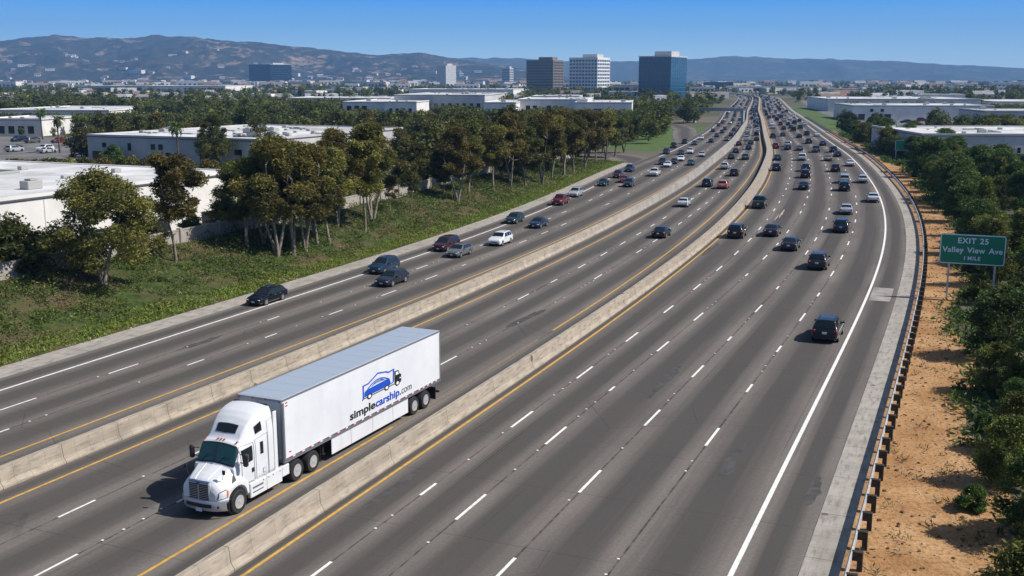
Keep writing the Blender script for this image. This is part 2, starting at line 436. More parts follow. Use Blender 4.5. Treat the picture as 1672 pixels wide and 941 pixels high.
oM1, oM2 = lerp(oMr, oMl, .335), lerp(oMr, oMl, .665)
oL1, oL2 = lerp(oLy, oLw, .335), lerp(oLy, oLw, .665)
STN = np.unique(np.concatenate([np.arange(0, 330, 3.0), np.arange(330, SMAX, 8.0), [SMAX]]))

def strip(mb, oa, ob, z, ss=STN, m=0, ua=0.0, ub=1.0, n=1):
    P = []; U = []
    for s in ss:
        a, b = oa(s), ob(s)
        P.append([at(s, a + (b - a) * k / n, z(s) if callable(z) else z) for k in range(n + 1)])
        U.append([(ua + (ub - ua) * k / n, s) for k in range(n + 1)])
    mb.grid(P, m, U)
def lanes_strip(name, bounds, z, mt):
    mb = MB()
    for i in range(len(bounds) - 1):
        strip(mb, bounds[i], bounds[i + 1], z, ua=i, ub=i + 1, n=2)
    o = mb.build(name, mt); tag(o, kind='structure'); return o
def k_off(f, d): return lambda s: f(s) + d

# ground, out to the horizon
g = MB(); n = 24; e = 7900
xs = np.linspace(-e, e, n + 1); ysg = np.linspace(-400, 11500, n + 1)
g.grid([[(x, y, 0) for y in ysg] for x in xs], 0); tag(g.build('ground', M['ground']), kind='structure')
# carriageways
lanes_strip('road', [k_off(oZ, -2.3), oZ, oD, oC, oB, oA, oRyel, k_off(oB2r, .1)], .030, M['asphalt'])
lanes_strip('road', [k_off(oB2l, -.1), oMr, oM1, oM2, oMl, k_off(oB1r, .1)], .030, M['asphalt_old'])
lanes_strip('road', [k_off(oB1l, -.1), oLy, oL1, oL2, oLw, oLi], .030, M['asphalt_old'])
mb = MB(); strip(mb, lambda s: -3.7, lambda s: -2.3, .034); tag(mb.build('gutter', M['gutter']), kind='structure')
mb = MB(); strip(mb, oLi, oLo, .034, ss=[s for s in STN if s < s_of_y(224)]); tag(mb.build('gutter', M['gutter']), kind='structure')
def oLo2(s): return oLi(s) + .01
# painted markings
def line(mb, f, w=.13, ss=STN, z=.038, m=0):
    strip(mb, k_off(f, -w / 2), k_off(f, w / 2), z, ss, m)
def dashes(mb, f, phase=0.0, ln=3.0, per=10.2, w=.12, s0=0, s1=900, z=.038, dots=True, skip=0.0):
    s = s0 + phase
    while s < s1:
        if random.random() > skip:
            l = ln * (1 if random.random() > .25 else random.uniform(.3, .8))
            strip(mb, k_off(f, -w / 2), k_off(f, w / 2), z, [s, s + l * .5, s + l])
        if dots and s < 260:
            for q in (.48, .62, .76, .90):
                if random.random() > .5:
                    p = at(s + per * q, f(s) + random.uniform(-.05, .05)); mb.box((p[0], p[1], .045), (.10, .10, .015), rz=math.atan2(*head(s)[::-1]))
        s += per
mw = MB()
line(mw, oZ, .20)
for f, ph in ((oA, 3), (oB, 1.2), (oC, 6.0), (oD, 4.1)): dashes(mw, f, ph, w=.14, skip=.05)
for f, ph in ((oM1, 2), (oM2, 7), (oL1, 4), (oL2, .5)): dashes(mw, f, ph, ln=2.6, per=8.2, w=.12, skip=.2)
line(mw, oLw, .17, [s for s in STN if s < s_of_y(196)]); line(mw, oLw, .17, [s for s in STN if s > s_of_y(240)])
line(mw, k_off(oLy, -.0), .10, [s for s in STN if s > s_of_y(245)])
tag(mw.build('road_marking', M['paint_w']), kind='structure')
my = MB()
line(my, oRyel, .15); line(my, oMr, .15, [s for s in STN if s <= s_of_y(47.5)]); line(my, oMr, .15, [s for s in STN if s > s_of_y(66)]); line(my, oMl, .15)
line(my, oLy, .15, [s for s in STN if s < s_of_y(245)])
tag(my.build('road_marking', M['paint_y']), kind='structure')
my = MB(); line(my, oMr, .10, [s for s in STN if s_of_y(46) < s < s_of_y(68)]); tag(my.build('road_marking', noisy('paint_yellow_worn', (.15, .12, .09), (.34, .22, .08), 2.2, .8)), kind='structure')
# repair patch and rubber scuffs on the pavement
mb = MB(); s0 = s_of_y(92)
strip(mb, lambda s: -1.9, lambda s: -.25, .0335, [s0 - 5, s0 - 2, s0, s0 + 1]); tag(mb.build('road_patch', noisy('patch_pale', (.20, .185, .17), (.36, .33, .30), .8)), kind='structure')

def blotch(u, v, ra, rb, mt, ang=None, seed=0):
    c = gp(u, v); s_, o_ = so(*c); rr_ = random.Random(seed); n = 18; pts = []
    for k in range(n):
        t = 6.2832 * k / n; q = rr_.uniform(.55, 1.15); pts.append(at(s_ + ra * q * math.cos(t), o_ + rb * q * math.sin(t), .0345))
    mb = MB(); mb.add(pts, [tuple(range(n))]); tag(mb.build('road_patch', mt), kind='structure')
M['spall'] = noisy('spalled_concrete', (.20, .165, .13), (.62, .56, .48), 1.6, .9, .35, .7); M['tar'] = noisy('tar_patch', (.045, .043, .042), (.085, .08, .076), 1.4, .8)
for i_, (u, v, ra, rb, k_) in enumerate(((1276, 350, 5, .16, 'spall'), (1268, 356, 4, .10, 'spall'), (1160, 408, 5, .4, 'tar'), (760, 345, 3.2, .5, 'tar'), (860, 520, 4, .5, 'tar'), (1090, 620, 4.5, .35, 'tar'), (640, 800, 3.0, .3, 'tar'), (1190, 760, 3.5, .4, 'tar'), (1330, 800, 2.4, .35, 'tar'), (330, 560, 3, .4, 'tar'), (990, 405, 5, .4, 'tar'), (905, 345, 6, .5, 'tar'))): blotch(u, v, ra, rb, M[k_], seed=i_)
# ------------------------------------------------------------------ concrete median barriers (safety-shape profile)
def barrier(name, fr, fl, hgt, label, s1=SMAX, wall=None, mt='barrier'):
    mb = MB(); P = []; U = []
    for s in [q for q in STN if q <= s1]:
        a, b = fr(s), fl(s); h = hgt(s); w = b - a; t = min(.24, w * .30) * float(np.interp(s, [150, 190], [1, .25]))
        pr = [(a, .0), (a, .08), (a + t * .68, .30), (a + t, h - .02), (a + t + .02, h), (b - t - .02, h), (b - t, h - .02), (b - t * .68, .30), (b, .08), (b, .0)]
        P.append([at(s, o, z + .031) for o, z in pr]); L = 0; row = []
        for k, (o, z) in enumerate(pr):
            if k: L += math.hypot(o - pr[k - 1][0], z - pr[k - 1][1])
            row.append((L, s))
        U.append(row)
    mb.grid(P, 0, U)
    o = mb.build(name, M[mt], smooth=25); tag(o, label, 'barrier', 'concrete median barriers'); return o
hB2 = lambda s: .92
hB1 = off([(20, .92), (150, .95), (200, 1.15), (260, 1.9), (380, 2.0), (460, 1.2), (700, 1.0)])
barrier('median_barrier', oB2r, oB2l, hB2, 'tan concrete barrier wall running beside the left wheels of the white truck')
barrier('median_barrier', oB1r, oB1l, hB1, 'tan concrete barrier wall passing behind the truck, on its far side', mt='barrier_far')

# ------------------------------------------------------------------ guardrail on the dirt side
gr = empty('guardrail', at(30, -4.1)); gx, gy = gr.location.x, gr.location.y
tag(gr, 'long steel guardrail on dark timber posts between concrete gutter and orange dirt', 'guardrail')
mb = MB(); P = []
for s in np.arange(0, 560, 2.0):
    P.append([(x - gx, y - gy, z) for x, y, z in (at(s, -4.02 + d, zz) for d, zz in ((0, .42), (.07, .47), (.07, .52), (.0, .57), (.0, .60), (.07, .65), (.07, .70), (.02, .76), (-.035, .76), (-.03, .42)))])
mb.grid(P, 0); mb.build('rail_beam', M['steel'], gr)
pm = MB(); pm.cbox((0, 0, .36), (.22, .20, .82), .015); pm.cbox((0, .2, .585), (.20, .22, .36), .012); pme = pm.mesh('post', M['timber'])
k = 0
for s in np.arange(14, 14 + 2.0 * 98, 2.0):
    p = at(s, -4.33); o = obj_from('post', pme, gr, (p[0] - gx, p[1] - gy, 0), math.atan2(*head(s)[::-1]) + random.uniform(-.06, .06))
mb = MB()
for s in np.arange(14 + 2.0 * 98, 560, 2.0):
    p = at(s, -4.33); mb.box((p[0] - gx, p[1] - gy, .36), (.22, .22, .80), rz=math.atan2(*head(s)[::-1]))
tag(mb.build('posts', M['timber'], gr), kind='stuff')

# ------------------------------------------------------------------ side ground: dirt strip at right, planted bank at left
mb = MB()
def edgeR(s): return -8.6 + 1.0 * math.sin(s * .07) + .8 * math.sin(s * .23 + 1) + .004 * s
strip(mb, edgeR, lambda s: -3.7, .012, [s for s in STN if s < 420], n=4); tag(mb.build('dirt_strip', M['dirt']), kind='structure')
S_W0, S_W1 = 0.0, s_of_y(300)
def Hbank(s):
    y = np.interp(s, RS, RC[:, 1]); return float(np.interp(y, [-20, 188, 228, 290, 340], [3.1, 2.7, .0, .0, 0.0]))
def bank_z(s, o):
    o0 = oLo(s); w = 11.2; H = Hbank(s)
    if o < o0: return 0.0
    if o < o0 + w: t = (o - o0) / w; return H * t * t * (3 - 2 * t) * .55 + H * t * .45
    if o < o0 + w + 4: return H
    return H * max(0.0, 1 - (o - o0 - w - 4) / 16)
def ground_z(x, y):
    s, o = so(x, y)
    return bank_z(s, o) if 0 < s < s_of_y(229) and o > 0 else 0.0
def gpz(u, v):
    z = 0.0
    for _ in range(14): p = gp(u, v, z); z = .5 * z + .5 * ground_z(*p)
    return np.array([p[0], p[1], z])
mb = MB(); P = []; ss = np.arange(0, s_of_y(229), 2.5)
lump = lambda s, o: .16 * math.sin(s * .31 + o * .7) * math.sin(o * .9 + s * .11) + .10 * math.sin(s * .83 + 2 * o)
for s in ss:
    o0 = oLo(s); row = []
    for d in (-.1, .0, .5, 1.2, 2, 3, 4, 5, 6, 7, 8, 9, 10, 11.2, 13, 15.2, 19, 24, 31.5):
        k = min(1, max(0, d / 3)) * (1 if d < 16 else .3)
        row.append(at(s, o0 + d, bank_z(s, o0 + d) + .02 + (lump(s, d) * k if d > 0 else 0)))
    P.append(row)
mb.grid(P, 0); tag(mb.build('embankment', M['bank'], smooth=180), kind='structure')
# wall along the top of the bank
mb = MB(); P = []; top = []
wo = lambda s: oLo(s) + 11.3
ssw = np.arange(0, s_of_y(226), 2.0)
for i, s in enumerate(ssw):
    z0 = Hbank(s) - .5; z1 = Hbank(s) + 1.25
    P.append([at(s, wo(s) + d, z) for d, z in ((-.1, z0), (-.1, z1), (-.14, z1), (-.14, z1 + .1), (.14, z1 + .1), (.14, z1), (.1, z1), (.1, z0))])
mb.grid(P, 0)
bw = mb.build('boundary_wall', M['wallblock']); tag(bw, 'low pale block wall along the top of the planted bank', 'wall')
pil = MB()
for s in np.arange(2, s_of_y(226), 6.0):
    p = at(s, wo(s) - .02); pil.cbox((p[0], p[1], Hbank(s) + .5), (.42, .42, 2.0), .03)
pil.build('wall_pier', M['wallblock'], bw)

# ground cover, verge grass and stones on the bank (uncountable: one object each)
def leaf_quads(C, size, asp, rng, up=.35, jitter=.35):
    n = len(C); d = rng.normal(size=(n, 3)); d[:, 2] = d[:, 2] * .6 + up; d /= np.linalg.norm(d, axis=1)[:, None]
    r = rng.normal(size=(n, 3)); b = np.cross(d, r); b /= np.linalg.norm(b, axis=1)[:, None] + 1e-9
    L = (size * (1 + jitter * rng.normal(size=n)).clip(.4, 2))[:, None]; W = L * asp
    return np.stack([C - b * W * .5, C + d * L * .45 - b * W * .35 * 0 - b * W * .5, C + d * L, C + d * L * .45 + b * W * .5], axis=1) if False else \
        np.stack([C, C + d * L * .5 - b * W * .5, C + d * L, C + d * L * .5 + b * W * .5], axis=1)
rng = np.random.default_rng(3)
def bank_points(n, d0, d1, s0=6, s1=None, pw=1.0):
    s1 = s1 or s_of_y(225)
    s = s0 + (s1 - s0) * rng.random(n)**1.25; d = d0 + (d1 - d0) * rng.random(n)**pw
    out = np.zeros((n, 3))
    for i in range(n):
        o = oLo(s[i]) + d[i]; out[i] = at(s[i], o, bank_z(s[i], o) + lump(s[i], d[i]) * min(1, d[i] / 3))
    return out, s, d
def clump_noise(s, d): return np.sin(s * .42 + 2.0 * np.sin(d * .6)) * np.sin(d * .8 + 1.3 * np.sin(s * .23)) + .5 * np.sin(s * 1.3 + d * 1.9)
base, s_, d_ = bank_points(7000, .3, 11.0)
cn = clump_noise(s_, d_); keep = cn > -.75; base, s_, d_, cn = base[keep], s_[keep], d_[keep], cn[keep]
hh = np.clip(.18 + .30 * (cn + .4), .12, .8) * np.clip(.5 + d_ / 6, .5, 1.3)
C = np.repeat(base, 44, 0); H_ = np.repeat(hh, 44)
C = C + rng.normal(size=C.shape) * np.stack([H_ * .9, H_ * .9, H_ * .35], 1); C[:, 2] += H_ * .35
ti = np.repeat(np.clip(.5 + .25 * rng.normal(size=len(base)) - .18 * (d_ > 4.5) + .30 * (d_ < 2.2), 0, 1), 44); ti = np.clip(ti + .16 * rng.normal(size=len(ti)), 0, 1)
me = quad_mesh('ground_cover', leaf_quads(C, .13 + .12 * H_, .42, rng), M['leaf_cover'], tint=ti)
tag(obj_from('ground_cover', me), kind='stuff')
base, s_, d_ = bank_points(2600, 2.4, 11.0); cn = clump_noise(s_ + 9, d_); base = base[cn > -.1]
C = np.repeat(base, 26, 0); C = C + rng.normal(size=C.shape) * np.array([.5, .5, .16]); C[:, 2] += .12
me = quad_mesh('dry_brush', leaf_quads(C, np.full(len(C), .30), .12, rng), M['leaf_dry'], tint=rng.random(len(C))); tag(obj_from('dry_brush', me), kind='stuff')
def stones(name, pts, smin, smax):
    mb = MB()
    for p in pts:
        r = random.uniform(smin, smax)**1.0; a = random.random() * 6.28
        vs = []
        for k in range(5):
            t = a + k * 1.2566; q = r * random.uniform(.7, 1.2); vs.append((p[0] + q * math.cos(t), p[1] + q * math.sin(t), p[2] - .02))
        vs += [(p[0] + (x - p[0]) * .6 + random.uniform(-.2, .2) * r, p[1] + (y - p[1]) * .6, p[2] + r * random.uniform(.4, .7)) for x, y, z in vs]
        mb.add(vs, [(0, 1, 6, 5), (1, 2, 7, 6), (2, 3, 8, 7), (3, 4, 9, 8), (4, 0, 5, 9), (5, 6, 7, 8, 9)])
    tag(mb.build(name, M['rock']), kind='stuff')
b1, _, _ = bank_points(330, .1, 1.2); b2, _, _ = bank_points(60, 1.3, 9, pw=2)
stones('stones', np.concatenate([b1, b2]), .05, .19)
base, s_, d_ = bank_points(4600, .25, 2.3, pw=1.4)
C = np.repeat(base, 20, 0); C = C + rng.normal(size=C.shape) * np.array([.22, .22, .05]); C[:, 2] += .05
tag(obj_from('verge_grass', quad_mesh('verge_grass', leaf_quads(C, np.full(len(C), .20), .22, rng, up=.9), [M['leaf_verge']], tint=np.clip(np.repeat(rng.random(len(base)), 20) * .7 + .3 * rng.random(len(C)), 0, 1))), kind='stuff')
def dirt_pts(n, d0, d1, s1=230):
    out = []
    for _ in range(n):
        s = 12 + (s1 - 12) * random.random()**1.5; out.append(at(s, random.uniform(d0, d1), .014))
    return out
stones('stones', dirt_pts(2600, -9.8, -4.3), .02, .085)
M['clod'] = mat('dirt_clod', (.13, .075, .04), .95)
rk_ = M['rock']; M['rock'] = M['clod']; stones('clods', dirt_pts(1500, -9.6, -4.4), .03, .13); M['rock'] = rk_
# weed tufts on the dirt and against the guardrail
tp = np.array(dirt_pts(620, -11, -4.2)); tp = tp[rng.random(len(tp)) < .8]
C = np.repeat(tp, 16, 0); C = C + rng.normal(size=C.shape) * np.array([.16, .16, .05]); C[:, 2] += .05
tag(obj_from('weeds', quad_mesh('weeds', leaf_quads(C, np.full(len(C), .22), .2, rng, up=.7), [M['leaf_dry']], tint=rng.random(len(C)))), kind='stuff')
tp = np.array([at(s, edgeR(s) - random.uniform(-.6, 4.5), .02) for s in rng.uniform(8, 400, 2300)])
C = np.repeat(tp, 22, 0); C = C + rng.normal(size=C.shape) * np.array([.35, .35, .16]); C[:, 2] += .16
tag(obj_from('undergrowth', quad_mesh('undergrowth', leaf_quads(C, np.full(len(C), .36), .35, rng), [M['leaf_green']], tint=np.clip(rng.random(len(C)) * .8, 0, 1))), kind='stuff')

# ------------------------------------------------------------------ exit sign
FT = {}
def text_mesh(body, size, mt, bold=0.0, align='CENTER', extrude=.004, sp=1.0):
    cu = bpy.data.curves.new('text', 'FONT'); cu.body = body; cu.size = size; cu.extrude = extrude; cu.offset = bold; cu.align_x = align; cu.space_character = sp
    o = bpy.data.objects.new('text', cu); COL.objects.link(o)
    dg = bpy.context.evaluated_depsgraph_get(); dg.update()
    me = bpy.data.meshes.new_from_object(o.evaluated_get(dg)); me.materials.clear(); me.materials.append(mt)
    bpy.data.objects.remove(o); return me
def rrect(w, h, r, n=4):
    pts = []
    for cx, cy, a in ((w / 2 - r, h / 2 - r, 0), (-w / 2 + r, h / 2 - r, 90), (-w / 2 + r, -h / 2 + r, 180), (w / 2 - r, -h / 2 + r, 270)):
        for k in range(n + 1): t = R(a + 90 * k / n); pts.append((cx + r * math.cos(t), cy + r * math.sin(t)))
    return pts
p0 = gp(1545, 487)
sh = head(so(*p0)[0]); rx = np.array([sh[1], -sh[0]])       # sign's right-hand direction seen by traffic
def road_sign(p0, w, h, zb, post_off, texts, label, posts=2):
    ang = math.atan2(rx[1], rx[0])
    root = empty('exit_sign', (p0[0], p0[1], 0), ang); tag(root, label, 'road sign', 'green signs beside the guardrail')
    cx = -post_off + w / 2
    fr = lambda u, v, t: (cx + u, -.10 - t, zb + h / 2 + v)
    b = MB(); b.prism(rrect(w, h, .22), .03, fr); pn = b.build('sign_panel', M['sign_green'], root)
    b = MB(); ou = rrect(w - .06, h - .06, .20); inn = rrect(w - .20, h - .20, .14)
    n = len(ou); vs = [fr(u, v, .034) for u, v in ou] + [fr(u, v, .034) for u, v in inn]
    b.add(vs, [(i, (i + 1) % n, n + (i + 1) % n, n + i) for i in range(n)]); b.build('sign_border', M['sign_white'], pn)
    for k in range(posts):
        x = k * (w - 2 * post_off + .1) if posts > 1 else 0
        b = MB(); b.box((x, 0, zb / 2 + h * .45), (.15, .20, zb + h * .9)); b.build('post', M['steel'], root)
    for body, sz, v, bold, sp in texts:
        ws_ = [text_mesh(q, sz, M['sign_white'], bold, 'LEFT', sp=sp) for q in body.split()]
        wd = [max(v.co.x for v in m_.vertices) for m_ in ws_]; gap = sz * .42; x = cx - (sum(wd) + gap * (len(wd) - 1)) / 2
        for m_, w_ in zip(ws_, wd):
            o = obj_from('lettering', m_, pn, (x, -.137, zb + h / 2 + v)); o.rotation_euler = (R(90), 0, 0); x += w_ + gap
    return root
road_sign(p0, 5.0, 2.5, 2.95, .80, [('EXIT 25', .64, .50, .012, 1.1), ('Valley View Ave', .64, -.27, .012, 1.05), ('1 MILE', .44, -.87, .010, 1.15)], 'large green exit sign on two steel posts in the orange dirt')
q = gp(1462, 262)
road_sign(q, 2.7, 2.3, 2.2, .25, [('EXIT', .55, .25, .01, 1.1), ('ONLY', .55, -.6, .01, 1.1)][:0], 'smaller far green sign on one post among the trees beyond the exit sign', posts=1)
# ------------------------------------------------------------------ lofted vehicle shells
def catm(P, n):
    P = np.asarray(P, float); out = []
    for i in range(len(P) - 1):
        p0 = P[max(i - 1, 0)]; p1 = P[i]; p2 = P[i + 1]; p3 = P[min(i + 2, len(P) - 1)]
        for k in range(n):
            t = k / n; out.append(.5 * ((2 * p1) + (-p0 + p2) * t + (2 * p0 - 5 * p1 + 4 * p2 - p3) * t * t + (-p0 + 3 * p1 - 3 * p2 + p3) * t**3))
    out.append(P[-1]); return np.array(out)
class Shell:
    "cross-sections (x, zb, w, belt, wt, zt) lofted along x; q runs 0 (under, centre) .. 7 (top, centre)"
    def __init__(s, st, crown=.02, tension=.86): s.st = np.array(st, float); s.crown = crown; s.tn = tension; s.zbf = None
    def par(s, x): return [np.interp(x, s.st[:, 0], s.st[:, k]) for k in range(1, 6)]
    def sec(s, x):
        zb, w, be, wt, zt = s.par(x)
        if s.zbf: zb = s.zbf(x, zb)
        h = zt - be
        return np.array([(0, zb), (.9 * w, zb), (w, min(zb + .12, be - .02)), (w * 1.005, (zb + be) / 2), (w * .985, be), (wt + (w * .985 - wt) * .2, be + h * .82), (wt * s.tn, zt - .012), (0, zt + s.crown)])
    def pt(s, x, q, dx=0, dy=0, dz=0):
        P = s.sec(x); i = min(int(q), 6); t = q - i
        if i < 2: p = P[i] * (1 - t) + P[i + 1] * t
        else:
            p0 = P[max(i - 1, 0)]; p1 = P[i]; p2 = P[i + 1]; p3 = P[i + 2] if i + 2 < 8 else np.array([-P[6][0], P[6][1]])
            p = .5 * ((2 * p1) + (-p0 + p2) * t + (2 * p0 - 5 * p1 + 4 * p2 - p3) * t * t + (-p0 + 3 * p1 - 3 * p2 + p3) * t**3)
        return np.array([x + dx, p[0] + (dy if p[0] > .02 else 0), p[1] + dz])
    def shell(s, mb, xs, m=0, nq=3):
        qs = [0, 1, 2] + [2 + k / nq for k in range(1, 5 * nq + 1)]
        P = []
        for x in xs:
            h = [s.pt(x, q) for q in qs]
            P.append([(a[0], -a[1], a[2]) for a in h[::-1]][:-1] + [tuple(a) for a in h])
        mb.grid(P, m); n = len(P[0])
        for row, rev in ((P[0], True), (P[-1], False)):
            mb.add(row, [tuple(range(n))[::-1] if rev else tuple(range(n))], m)
    def patch(s, mb, fx, q0, q1, side, m=0, nx=6, nq=4, d=(0, .008, .003), both=False):
        "fx(q) -> (xa, xb); a skin patch lifted by d; both: mirror through the centre line"
        P = []
        qs = np.linspace(q0, q1, nq + 1)
        for i in range(nx + 1):
            row = []
            for q in qs:
                xa, xb = fx(q); row.append(s.pt(xa + (xb - xa) * i / nx, q, *d))
            if both: row = [(a[0], -a[1], a[2]) for a in row] + [tuple(a) for a in row[::-1]]
            else: row = [(a[0], side * a[1], a[2]) for a in row]
            P.append(row)
        mb.grid(P, m)
def ln(q, q0, a, q1, b): return a + (b - a) * (q - q0) / (q1 - q0)

def wheel(parent, x, y, r, w, side, rimr=.62, truck=False, name='wheel'):
    b = MB(); wheel_geo(b, r, w, 0); o = b.build(name, [M['tyre']], parent, smooth=40, loc=(x, y, r))
    c = MB(); rim_geo(c, r, w, side, rimr, truck); c.build('rim', [M['chrome'] if truck else M['rim'], M['trim']], o, smooth=30)
    return o
def wheel_geo(b, r, w, m=0, c=(0, 0, 0), n=24):
    h = w / 2; b.lathe_y([(r * .60, -h), (r * .93, -h), (r, -h * .78), (r, h * .78), (r * .93, h), (r * .60, h)], c, n, m)
def rim_geo(b, r, w, side, k=.62, truck=False, c=(0, 0, 0), m=0, n=20):
    y = w / 2 * side
    if truck:
        b.lathe_y([(r * k, y + .005 * side), (r * k * .93, y + .012 * side), (r * k * .86, y - .07 * side), (r * k * .5, y - .10 * side), (r * k * .45, y + .0 * side), (r * .10, y + .03 * side), (.01, y + .035 * side)], c, n, m)
        for a in range(8): t = a * math.pi / 4; b.lathe_y([(r * .088, y - .088 * side), (r * .088, y - .076 * side)], (c[0] + r * k * .68 * math.cos(t), c[1], c[2] + r * k * .68 * math.sin(t)), 8, m + 1)
    else:
        b.lathe_y([(r * k, y + .004 * side), (r * k * .9, y + .006 * side), (r * k * .84, y - .03 * side), (r * .2, y - .02 * side), (r * .12, y + .0 * side), (.01, y + .004 * side)], c, n, m)
        for a in range(5):
            t = a * 2 * math.pi / 5 + .3; x0, z0 = r * k * .56 * math.cos(t), r * k * .56 * math.sin(t)
            b.lathe_y([(r * .13, y - .028 * side), (r * .12, y - .016 * side)], (c[0] + x0, c[1], c[2] + z0), 8, m + 1)

# ------------------------------------------------------------------ the white semi truck; local x runs rearwards, visible side at -y
FW = gp(392, 839); TD = np.array([.413, .911]); TD /= np.hypot(*TD); TL = np.array([-TD[1], TD[0]])
T0 = FW + 1.20 * TL
TANG = math.atan2(TD[1], TD[0])
truck = empty('semi_truck', (T0[0], T0[1], .031), TANG)
tag(truck, 'white semi truck pulling a long white box trailer with a blue car logo', 'truck')
W2 = .5; WR = .505
# cab and sleeper with high fairing
cab = Shell([(-.06, 1.00, 1.04, 1.86, .90, 1.92), (.02, .98, 1.06, 1.90, .93, 2.02), (.36, .98, 1.09, 2.0, .90, 2.74), (.44, .98, 1.09, 2.1, .90, 2.84), (.60, .98, 1.10, 2.35, .90, 2.90), (.70, .98, 1.10, 2.45, .80, 3.00),
             (.85, .98, 1.11, 2.55, .78, 3.22), (1.05, .98, 1.12, 2.62, .82, 3.46), (1.3, .98, 1.13, 2.70, .88, 3.67), (1.6, .98, 1.14, 2.80, .93, 3.84), (1.95, .98, 1.16, 2.95, .97, 3.94), (2.3, .98, 1.18, 3.10, .99, 3.98), (2.52, .98, 1.18, 3.10, 1.0, 3.98)], crown=.05, tension=.80)
mb = MB(); cab.shell(mb, list(np.linspace(-.06, 2.52, 70)), nq=6); cabo = mb.build('cab', M['truck_white'], truck, smooth=50)
# windscreen, wrapped on the sloped face, with its black surround and centre bar
mb = MB(); cab.patch(mb, lambda q: (.005, .395), 4.72, 7, 1, nx=8, nq=10, d=(-.010, .006, .010), both=True); ws = mb.build('windscreen_seal', M['trim'], truck, smooth=60)
mb = MB(); cab.patch(mb, lambda q: (.035, .350), 4.95, 6.97, 1, nx=8, nq=10, d=(-.022, .004, .022), both=True); mb.build('windscreen', M['wind_glass'], truck, smooth=60)
mb = MB(); a = cab.pt(.03, 7); b = cab.pt(.36, 7); mb.tube([(a[0] - .03, 0, a[2] + .02), (b[0] - .03, 0, b[2] + .02)], .022, 5); mb.build('windscreen_bar', M['trim'], truck)
mb = MB()
for y0, y1 in ((-.15, -.75), (.75, .15)):
    mb.tube([(.0 - .045, y0, 2.06), (.14 - .035, (y0 + y1) / 2, 2.34), (.16 - .03, y1, 2.36)], .012, 4)
mb.build('wiper', M['trim'], truck)
# fairing window, side windows, doors
def sidepart(name, fx, q0, q1, side, mt, d=(0, .012, .003), nx=6, nq=5, par=truck, rimmat=None):
    mb = MB(); cab.patch(mb, fx, q0, q1, side, nx=nx, nq=nq, d=d); return mb.build(name, mt, par, smooth=60)
mb = MB(); cab.patch(mb, lambda q: (ln(q, 6.15, .80, 7, .76), ln(q, 6.15, 1.03, 7, 1.03)), 6.22, 7, 1, nx=5, nq=5, d=(-.012, .0, .014), both=True); mb.build('fairing_window', M['glass'], truck, smooth=60)
def qz(x, z, lo=2, hi=7):
    for _ in range(40):
        m_ = (lo + hi) / 2
        if cab.pt(x, m_)[2] < z: lo = m_
        else: hi = m_
    return lo
def zpatch(mb, x0, x1, zl0, zl1, zh0, zh1, side, d=.012, nx=6, nz=6):
    "patch on the cab side bounded below by zl0..zl1 and above by zh0..zh1"
    P = []
    for i in range(nx + 1):
        t = i / nx; x = x0 + (x1 - x0) * t; row = []
        for j in range(nz + 1):
            z = (zl0 + (zl1 - zl0) * t) * (1 - j / nz) + (zh0 + (zh1 - zh0) * t) * j / nz
            p = cab.pt(x, qz(x, z)); row.append((p[0], side * (p[1] + d), p[2]))
        P.append(row)
    mb.grid(P, 0, flip=side > 0)
def outline(mb, pts, side, d=.010, r=.011):
    P = []
    for i in range(len(pts)):
        (xa, za), (xb, zb) = pts[i], pts[(i + 1) % len(pts)]
        for k in range(8):
            x = xa + (xb - xa) * k / 8; z = za + (zb - za) * k / 8; p = cab.pt(x, qz(x, z)); P.append((x, side * (p[1] + d), z))
    mb.tube(P + [P[0]], r, 4, cap=False)
seam = mat('panel_seam', (.16, .165, .17), .6)
